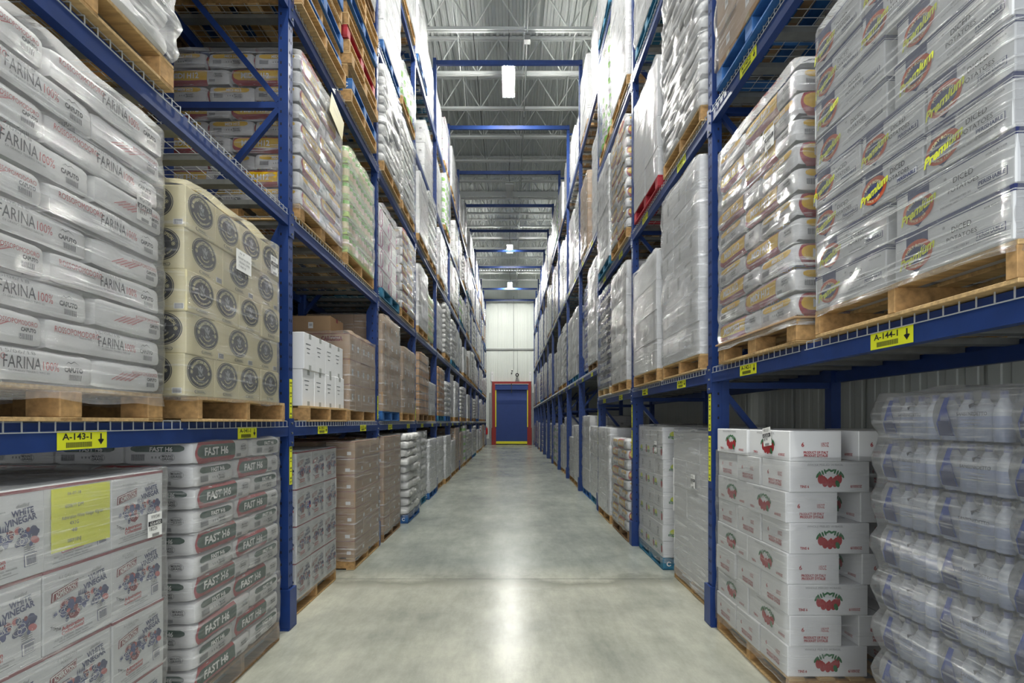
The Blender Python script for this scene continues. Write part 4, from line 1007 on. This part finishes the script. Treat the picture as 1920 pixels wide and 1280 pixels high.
film('film_thin', 1.24, 1.02, .1, 1.48, 'film_thin', (cx, cy, 0), 'clear stretch film around the lower seven layers of tomato cartons', seed=33)
sticker((1.682, 3.13, 1.60), AR, .095, .12, [('WK1321', .36, .16, .06, 'black_ink'), ('652654', .08, .15, .07, 'white_ink'), ('18194', -.14, .16, .05, 'black_ink')], 'tilted white barcode label on the top layer of tomato cartons', tilt=-.15)
cx = 1.79 + .6; cy = 4.71
pallet('wood', (cx, cy, 0), 0, 'wooden pallet on the floor under the tall plain white cartons')
place(lay_cartons('white_big', -1, 5, 3, 3, (.333, .333, .29), W=1.2, D=1.0), 'right', cx, cy, PH, 'carton', 'carton', 'plain white carton', 'plain white cartons on the right floor', 'second right floor pallet stack')
film('film', 1.22, 1.02, .06, 1.62, 'film_heavy', (cx, cy, 0), 'cloudy stretch film around the plain white cartons on the right floor', seed=34)
sticker((1.765, 4.62, 1.12), AR, .1, .13, [('WU3002', .36, .16, .06, 'black_ink'), ('655294', .08, .15, .07, 'white_ink'), ('18226', -.14, .16, .05, 'black_ink')], 'white barcode label on the plain white cartons on the right floor')
cx = 1.74 + .6; cy = 5.96
pallet('teal', (cx, cy, 0), 0, 'teal blue pallet with a white ring mark on the right floor')
place(lay_cartons('valle', -1, 8, 3, 3, (.4, .333, .187), (3, 3, 1), W=1.2, D=1.0), 'right', cx, cy, PH, 'carton', 'carton', 'white carton with green emblem', 'white cartons with green and yellow emblem', 'teal pallet')
film('film', 1.22, 1.02, .08, 1.66, 'film', (cx, cy, 0), 'clear stretch film around the cartons with green emblems on the teal pallet', seed=35, bulge=(.187, .006, .14), cap=True)
sticker((1.722, 5.68, 1.40), AR, .1, .13, [('WU1127', .36, .16, .06, 'black_ink'), ('655114', .08, .15, .07, 'white_ink'), ('18220', -.14, .16, .05, 'black_ink')], 'white barcode label on the film over the green emblem cartons')
# --- right, first shelf
Z1 = 2.145
cx = 1.62 + .6; cy = 2.03
pallet('wood', (cx, cy, Z1), 0, 'wooden pallet on the nearest right shelf under diced potato cartons')
it = []
for k in range(8):
    if k in (2, 3, 6, 7): q = lay_cartons('potato_narrow', -1, 1, 4, 3, (.325, .30, .181), W=1.2, D=1.0, z0=k * .181, full_top=False)
    else: q = lay_cartons('potato', -1, 1, 3, 2, (.475, .38, .181), W=1.2, D=1.0, z0=k * .181, full_top=False)
    it += [(u, a, c, d, rz, k, f) for u, a, c, d, rz, e, f in q]
place(it, 'right', cx, cy, Z1 + PH, 'carton', 'carton', 'diced potato carton', 'white cartons with navy stripe and red oval', 'nearest right shelf')
film('film', 1.215, 1.015, .11, 1.62, 'film_streak', (cx, cy, Z1), 'shiny pleated stretch film around the diced potato cartons', seed=41, amp=.006, m=40)
cx = 1.62 + .6; cy = 3.21
pallet('euro', (cx, cy, Z1), 0, 'wooden block pallet on the first right shelf under yellow banded sacks')
b = MB(); b.cbox(-.62, .62, -.52, .52, 0, .012, 'brown_card', .002); o = obj('slip_sheet', b, None, (cx, cy, Z1 + PH)); tag(o, 'brown cardboard slip sheet under the yellow banded sacks on the right', 'slip sheet')
place(lay_sacks('sack_midi', -1, 10, .143, start=1), 'right', cx, cy, Z1 + PH + .012, 'flour_sack', 'flour sack', 'yellow banded sack', 'yellow banded flour sacks on the right shelf', 'right shelf')
film('film', 1.225, 1.02, .1, 1.62, 'film_sack', (cx, cy, Z1), 'shiny stretch film around the yellow banded sacks on the right', seed=42, bulge=(.143, .008, .15))
sticker((1.6, 2.95, 3.45), AR, .1, .12, [('WR8820', .36, .16, .06, 'black_ink'), ('651157', .08, .15, .07, 'white_ink'), ('18194', -.14, .16, .05, 'black_ink')], 'white barcode label on the film of the yellow banded sacks on the right')
# --- left, second shelf
Z2 = 3.42
cx = -1.80 - .6; cy = 4.62 - .05
pallet('euro', (cx, cy, Z2), 0, 'wooden block pallet on the second left shelf under yellow banded sacks')
place(lay_sacks('sack_midi', 1, 9, .145), 'left', cx, cy, Z2 + PH, 'flour_sack', 'flour sack', 'yellow banded sack', 'yellow banded flour sacks on the second left shelf', 'second left shelf')
film('film', 1.225, 1.02, .1, 1.46, 'film_sack', (cx, cy, Z2), 'shiny stretch film around the yellow banded sacks on the left', seed=43, bulge=(.145, .008, .14))
sticker((-1.76, 4.82, 4.78), pi / 2, .36, .22, [('PALLET SHEET', .3, .06, .2, 'grey_ink'), ('MIDI H12', .0, .06, .12, 'grey_ink')], 'loose cream paper sheet on the film of the yellow banded sacks', 'buff', dark=False, tilt=.25, name='paper_sheet')

# ------------------------------------------------------------------ all other loads: wrapped pallet loads
KIND = {  # unit, layer height, layout(long, short) nx, ny, film, unit name, description
    'w': ('white_mid', .24, 'film', 'carton', 'film wrapped white cartons'), 'W': ('white_big', .29, 'film_heavy', 'carton', 'heavily wrapped plain white cartons'),
    'v': ('white_flat', .16, 'film', 'carton', 'film wrapped flat white cartons'), 'K': ('white_plain', .33, 'film_thin', 'carton', 'big plain white cartons'),
    'b': ('brown', .192, 'film', 'carton', 'film wrapped brown cartons'), 'k': ('brown_mid', .27, 'film', 'carton', 'film wrapped deep brown cartons'),
    'o': ('tan_open', .15, 'film', 'carton', 'film wrapped orange brown trays'), 'm': ('magenta', .29, 'film_thin', 'carton', 'white cartons with magenta swirls'),
    'L': ('valle', .187, 'film', 'carton', 'film wrapped white cartons with green emblem'), 'g': ('green_cans', .196, 'film', 'can_tray', 'film wrapped green cans'),
    'j': ('jars', .198, 'film', 'jar_tray', 'film wrapped glass jars'), 'p': ('bottles_purple', .245, 'film_thin', 'bottle_tray', 'film wrapped purple bottles'),
    'D': ('drums', .24, 'film_thin', 'can_tray', 'stack of dark blue tubs'), 'B': ('buckets', .28, 'film', 'bucket_group', 'film wrapped white buckets'),
    's': ('sack_poly', .135, 'film', 'sack', 'film wrapped plain white sacks'), 'y': ('sack_midi', .145, 'film', 'sack', 'film wrapped yellow banded sacks'),
    'f': ('sack_poly', .135, 'film_haze', 'sack', 'sacks hidden in cloudy wrinkled film')}
FM = {}
def items_for(code, sgn, h, rr):
    u, hh, fm, nm, ds = KIND[code]; n = max(2, int(h / hh + .12))
    if nm == 'sack': return lay_sacks(u, sgn, n, hh, rr=rr, jit=.012), n * hh
    if code == 'B': return lay_cartons(u, sgn, n, 2, 2, (.5, .5, hh), W=1.18, D=1.0, rr=rr, jit=.01), n * hh
    if code == 'K' : return lay_cartons(u, sgn, n, 2, 2, (.5, .6, hh), (2, 2, 5), W=1.2, D=1.0, rr=rr) if False else [(a, b_, c, d, 0, e, f) for a, b_, c, d, _, e, f in lay_cartons(u, sgn, n, 2, 2, (.5, .6, hh), W=1.2, D=1.0, rr=rr)], n * hh
    if code == 'm': return [(a, b_, c, d, rz, e, f) for a, b_, c, d, rz, e, f in lay_cartons(u, sgn, n, 3, 2, (.5, .333, hh), W=1.1, D=1.0, rr=rr)], n * hh
    return [(a, b_, c, d, 0, e, f) for a, b_, c, d, _, e, f in lay_cartons(u, sgn, n, 3, 3, (.333, .4, hh), W=1.2, D=1.0, rr=rr, jit=.01)], n * hh
def film_mesh(code, h, v, thin=False):
    k = (KIND[code][2] if code != 'w' or v else 'film_thin', code in 'fsy', round(h, 2), v)
    if k not in FM:
        am = .035 if code == 'f' else .016
        FM[k] = film_mb(1.24, 1.02, PH + .003, PH + h + .01, k[0], seed=v * 9 + len(FM), amp=am, bulge=None if code == 'K' else (KIND[code][1], .016, PH), cap=code in 'fwWB', n=16, m=max(8, int(round(4 * h / KIND[code][1]))) if code != 'K' else 8)
        FM[k] = (FM[k], FM[k].mesh('stretch_film'))
    return FM[k]
MERGE = {}
def merged(code, sgn, h, v):
    k = (code, sgn, round(h, 1), v)
    if k not in MERGE:
        b = MB(); its, hh = items_for(code, sgn, h, random.Random(v * 77 + ord(code)))
        for u, x, y, z, rz, kk, p in its:
            src = U[u][0]; M = Matrix.Translation((x, y, z + PH)) @ Matrix.Rotation(rz, 4, 'Z'); off = len(b.v)
            b.v.extend([tuple(M @ Vector(q)) for q in src.v]); mp = [b.mi(n) for n in src.names]
            b.f.extend([tuple(off + i for i in f) for f in src.f]); b.m.extend([mp[i] for i in src.m]); b.smooth.extend(src.smooth)
        MERGE[k] = (b.mesh('wrapped_load'), hh)
    return MERGE[k]
PCH = ['wood', 'wood', 'euro', 'wood', 'blue', 'euro', 'dark', 'wood', 'white', 'teal']
NL = {'left': 'left rack', 'right': 'right rack'}
def load(side, bay, q, li, code, h, pk=None, dx=0, dy=0, detail=None, where=None):
    """li 0 = floor"""
    rr = random.Random(hash((side == 'left', bay, q, li)) & 0xffff); S = SIDE[side]; s = S['s']
    z = 0 if li == 0 else levels(side, bay)[li - 1] + .012
    if bay > 2: dx += rr.choice([0, 0, .03, .08]) + (.04 if side == 'right' else 0) + (.04 if li == 0 and side == 'right' else 0); h -= rr.choice([0, 0, .1, .25, .35]) if bay > 5 else 0
    x, y = slot(side, bay, q, dy + (.05 if q == 0 else 0) + rr.uniform(-.02, .025), dx + rr.uniform(.0, .03)); v = rr.randint(0, 1)
    up = levels(side, bay); nz = up[li] if li < len(up) else 10.3; h = min(h, nz - .125 - PH - .05 - z)
    pk = pk or PCH[(bay * 3 + q * 5 + li * 7) % len(PCH)]
    where = where or '%s, %s bay, %s slot' % ('floor under the ' + NL[side] if li == 0 else '%s, %s shelf up' % (NL[side], ORD[li]), ORD[bay + 1], ('nearer', 'farther')[q])
    pallet(pk, (x, y, z), 0, '%s, %s' % (PWORD[pk], where))
    if not code or code == '-': return
    if detail is None: detail = y < 12.6
    sg = -s
    if detail:
        its, hh = items_for(code, sg, h, rr)
        r = obj('wrapped_load', None, None, (x, y, z + PH * 0))
        for u, a, c, d, rz, k, p in its: obj(KIND[code][3], U[u][1], r, (a, c, d + PH), rz)
        obj('stretch_film', film_mesh(code, hh, v)[1], r)
    else:
        me, hh = merged(code, sg, h, v)
        r = obj('wrapped_load', me, None, (x, y, z)); obj('stretch_film', film_mesh(code, hh, v, True)[1], r)
    tag(r, '%s, %s' % (KIND[code][4], where), 'wrapped pallet load', 'wrapped pallet loads of the %s' % NL[side])

# plan: per side and level, slots from the near end (two per bay); code + height in decimetres; '.' = already built, '-' = empty slot
PLAN = {
    ('left', 0): '. . . . . . f15 W15 W15 W15 w10 b14 b14 w14 s13 w14 w14 w15 w14 v14 w13 w15 w14 k14 w13 w14',
    ('left', 1): '. . . . k15 k11 o12 w8 o12 f10 K14 W13 s13 W13 w13 W12 w14 s13 w13 w14 w13 W14 w13 w14 w13 w13',
    ('left', 2): 'f14 - . g13 m14 y13 w14 g11 W13 s14 f13 w14 W13 w14 k12 w14 s14 W14 w14 s13 w14 w14 W13 w14 w14 w14',
    ('left', 3): 'w14 w14 = = f15 s15 w14 j14 W12 s15 w14 s14 W14 w15 W14 s14 w14 j14 w14 w14 w15 w14 w14 w15 w14 w14',
    ('left', 4): 'w14 w14 f14 w14 W16 B7 - w14 w14 B14 - w14 s14 w14 W14 s14 w15 W14 w14 w14 w15 w14 w15 w14 w14 w14',
    ('left', 5): 'w14 w14 w14 w14 W17 W17 w15 W15 W16 m13 w14 m13 w13 W14 - w13 w13 w14 w12 w13 w13 w12 w13 w13 w12 w12',
    ('right', 0): '. . . . y13 W17 W15 w17 W17 v12 w17 w16 s16 w17 w16 w17 W17 w17 w16 w17 w16 w17 w16 w17 w17 w16',
    ('right', 1): '. . W18 K13 w18 D19 W20 p20 w18 w17 j18 w17 W18 w18 w19 v18 w17 w18 w18 p18 w18 w17 w18 w18 w17 w18',
    ('right', 2): 'k17 k17 f18 K13 y17 L17 W22 k18 j20 w21 w21 W21 w20 s21 w21 W21 w20 w21 j21 w21 w21 w20 w21 w21 w20 w21',
    ('right', 3): 'W15 W15 f17 W17 W18 B17 W18 w15 w14 w15 W15 w14 w15 w15 w14 W15 w15 w14 w15 w14 w15 w15 w14 w15 w14 w14',
    ('right', 4): 'w15 w15 W15 W15 W16 W16',
}
PFIX = {('left', 1, 2, 0): 'blue', ('left', 1, 2, 1): 'wood', ('left', 2, 2, 0): 'teal', ('left', 2, 0, 0): 'euro', ('left', 2, 1, 1): 'wood', ('left', 2, 2, 1): 'wood', ('right', 2, 1, 1): 'red', ('right', 2, 1, 0): 'wood', ('right', 2, 0, 1): 'blue', ('right', 2, 2, 1): 'teal',
        ('right', 1, 1, 0): 'wood', ('right', 1, 1, 1): 'wood', ('right', 1, 2, 0): 'wood', ('left', 5, 2, 1): 'wood', ('left', 4, 2, 1): 'wood', ('right', 1, 3, 1): 'blue'}
SEE = {}
for (side, li), row in PLAN.items():
    for i, c in enumerate(row.split()):
        bay, q = divmod(i, 2)
        if c in '.-=': continue
        # loads wholly above the picture near the camera are left out
        z = 0 if li == 0 else levels(side, bay)[li - 1]
        yfar = SIDE[side]['y0'] + PITCH * bay + (1.1, 2.4)[q]
        if (z - .3 - 1.7) * 893 / (yfar + .2) > 800: continue
        if bay > 5 and c[0] in 'wW' and (bay * 5 + q * 3 + li * 7) % 5 in (1, 3): c = 'vjsLDBpvbs'[(bay * 7 + q * 3 + li) % 10] + c[1:]
        load(side, bay, q, li, c[0], int(c[1:]) / 10, PFIX.get((side, li, bay, q)))
# stacks of empty pallets on the third left shelf
mix = [['wood', 'blue', 'wood', 'blue', 'wood', 'wood', 'blue', 'wood', 'dark', 'wood', 'wood'], ['wood', 'blue', 'wood', 'euro', 'wood', 'red', 'wood', 'wood', 'blue', 'wood', 'wood']]
for q in (0, 1):
    x, y = slot('left', 1, q)
    for k, pk in enumerate(mix[q]):
        pallet(pk, (x + R.uniform(-.03, .03), y + R.uniform(-.03, .02), 5.202 + k * PH), R.uniform(-.02, .02), 'empty %s, %s, in the %s stack of empty pallets' % (PWORD[pk], 'lowest' if k == 0 else ORD[k + 1] + ' up', ('nearer', 'farther')[q]), 'empty pallets stacked on the third left shelf')
# rear row of the left rack, seen through the gaps
for k in range(0, 8):
    r = copy_tree(f0L, (-(DEP + .28), SIDE['left']['y0'] + PITCH * k, 0)); tag(r, 'blue rack upright of the row behind the left rack, %s from the camera' % ORD[k + 1], 'rack upright', 'uprights of the row behind the left rack')
for bay in range(0, 7):
    y0 = SIDE['left']['y0'] + PITCH * bay
    for li, z in enumerate(LEV_L):
        r = obj('shelf_beam', BEAM, None, (-(1.82 + DEP + .28), y0 + .005 + PITCH - .09, z), pi); tag(r, 'blue beam of the row behind the left rack, %s bay, %s level up' % (ORD[bay + 1], ORD[li + 1]), 'shelf beam', 'beams of the row behind the left rack')
        r = obj('shelf_beam', BEAM, None, (-(1.82 + 2 * DEP + .23), y0 + .005 + PITCH - .09, z), pi); tag(r, 'rearmost blue beam behind the left rack, %s bay, %s level up' % (ORD[bay + 1], ORD[li + 1]), 'shelf beam', 'beams of the row behind the left rack')
        for q in (0, 1):
            code = {1: 'k', 2: 'b', 3: 'b', 4: 'b', 0: 'b'}[li]
            if (bay, li) == (0, 1) : code = 'o'
            me, hh = merged(code, 1, 1.3 if li else 1.4, 0); yy = y0 + (.6, 1.84)[q]; xx = -(1.82 + DEP + .28 + .58)
            o = obj('deck_board', DM, None, (xx + .58, y0 + .02 + q * 1.24 + 1.2, z + .001), pi); tag(o, 'wire deck behind the left rack, %s half, %s bay, %s level up' % (('nearer', 'farther')[q], ORD[bay + 1], ORD[li + 1]), 'wire deck', 'wire decks behind the left rack'); o.name = 'wire_deck'
            if li > 3: continue
            pallet('dark', (xx, yy, z + .012), 0, 'weathered pallet behind the left rack, %s shelf up, %s bay, %s slot' % (ORD[li + 1], ORD[bay + 1], ('nearer', 'farther')[q]))
            o = obj('carton_stack', me, None, (xx, yy, z + .012)); tag(o, 'brown carton stack behind the left rack, %s shelf up, %s bay, %s slot' % (ORD[li + 1], ORD[bay + 1], ('nearer', 'farther')[q]), 'carton stack', 'brown carton stacks behind the left rack')
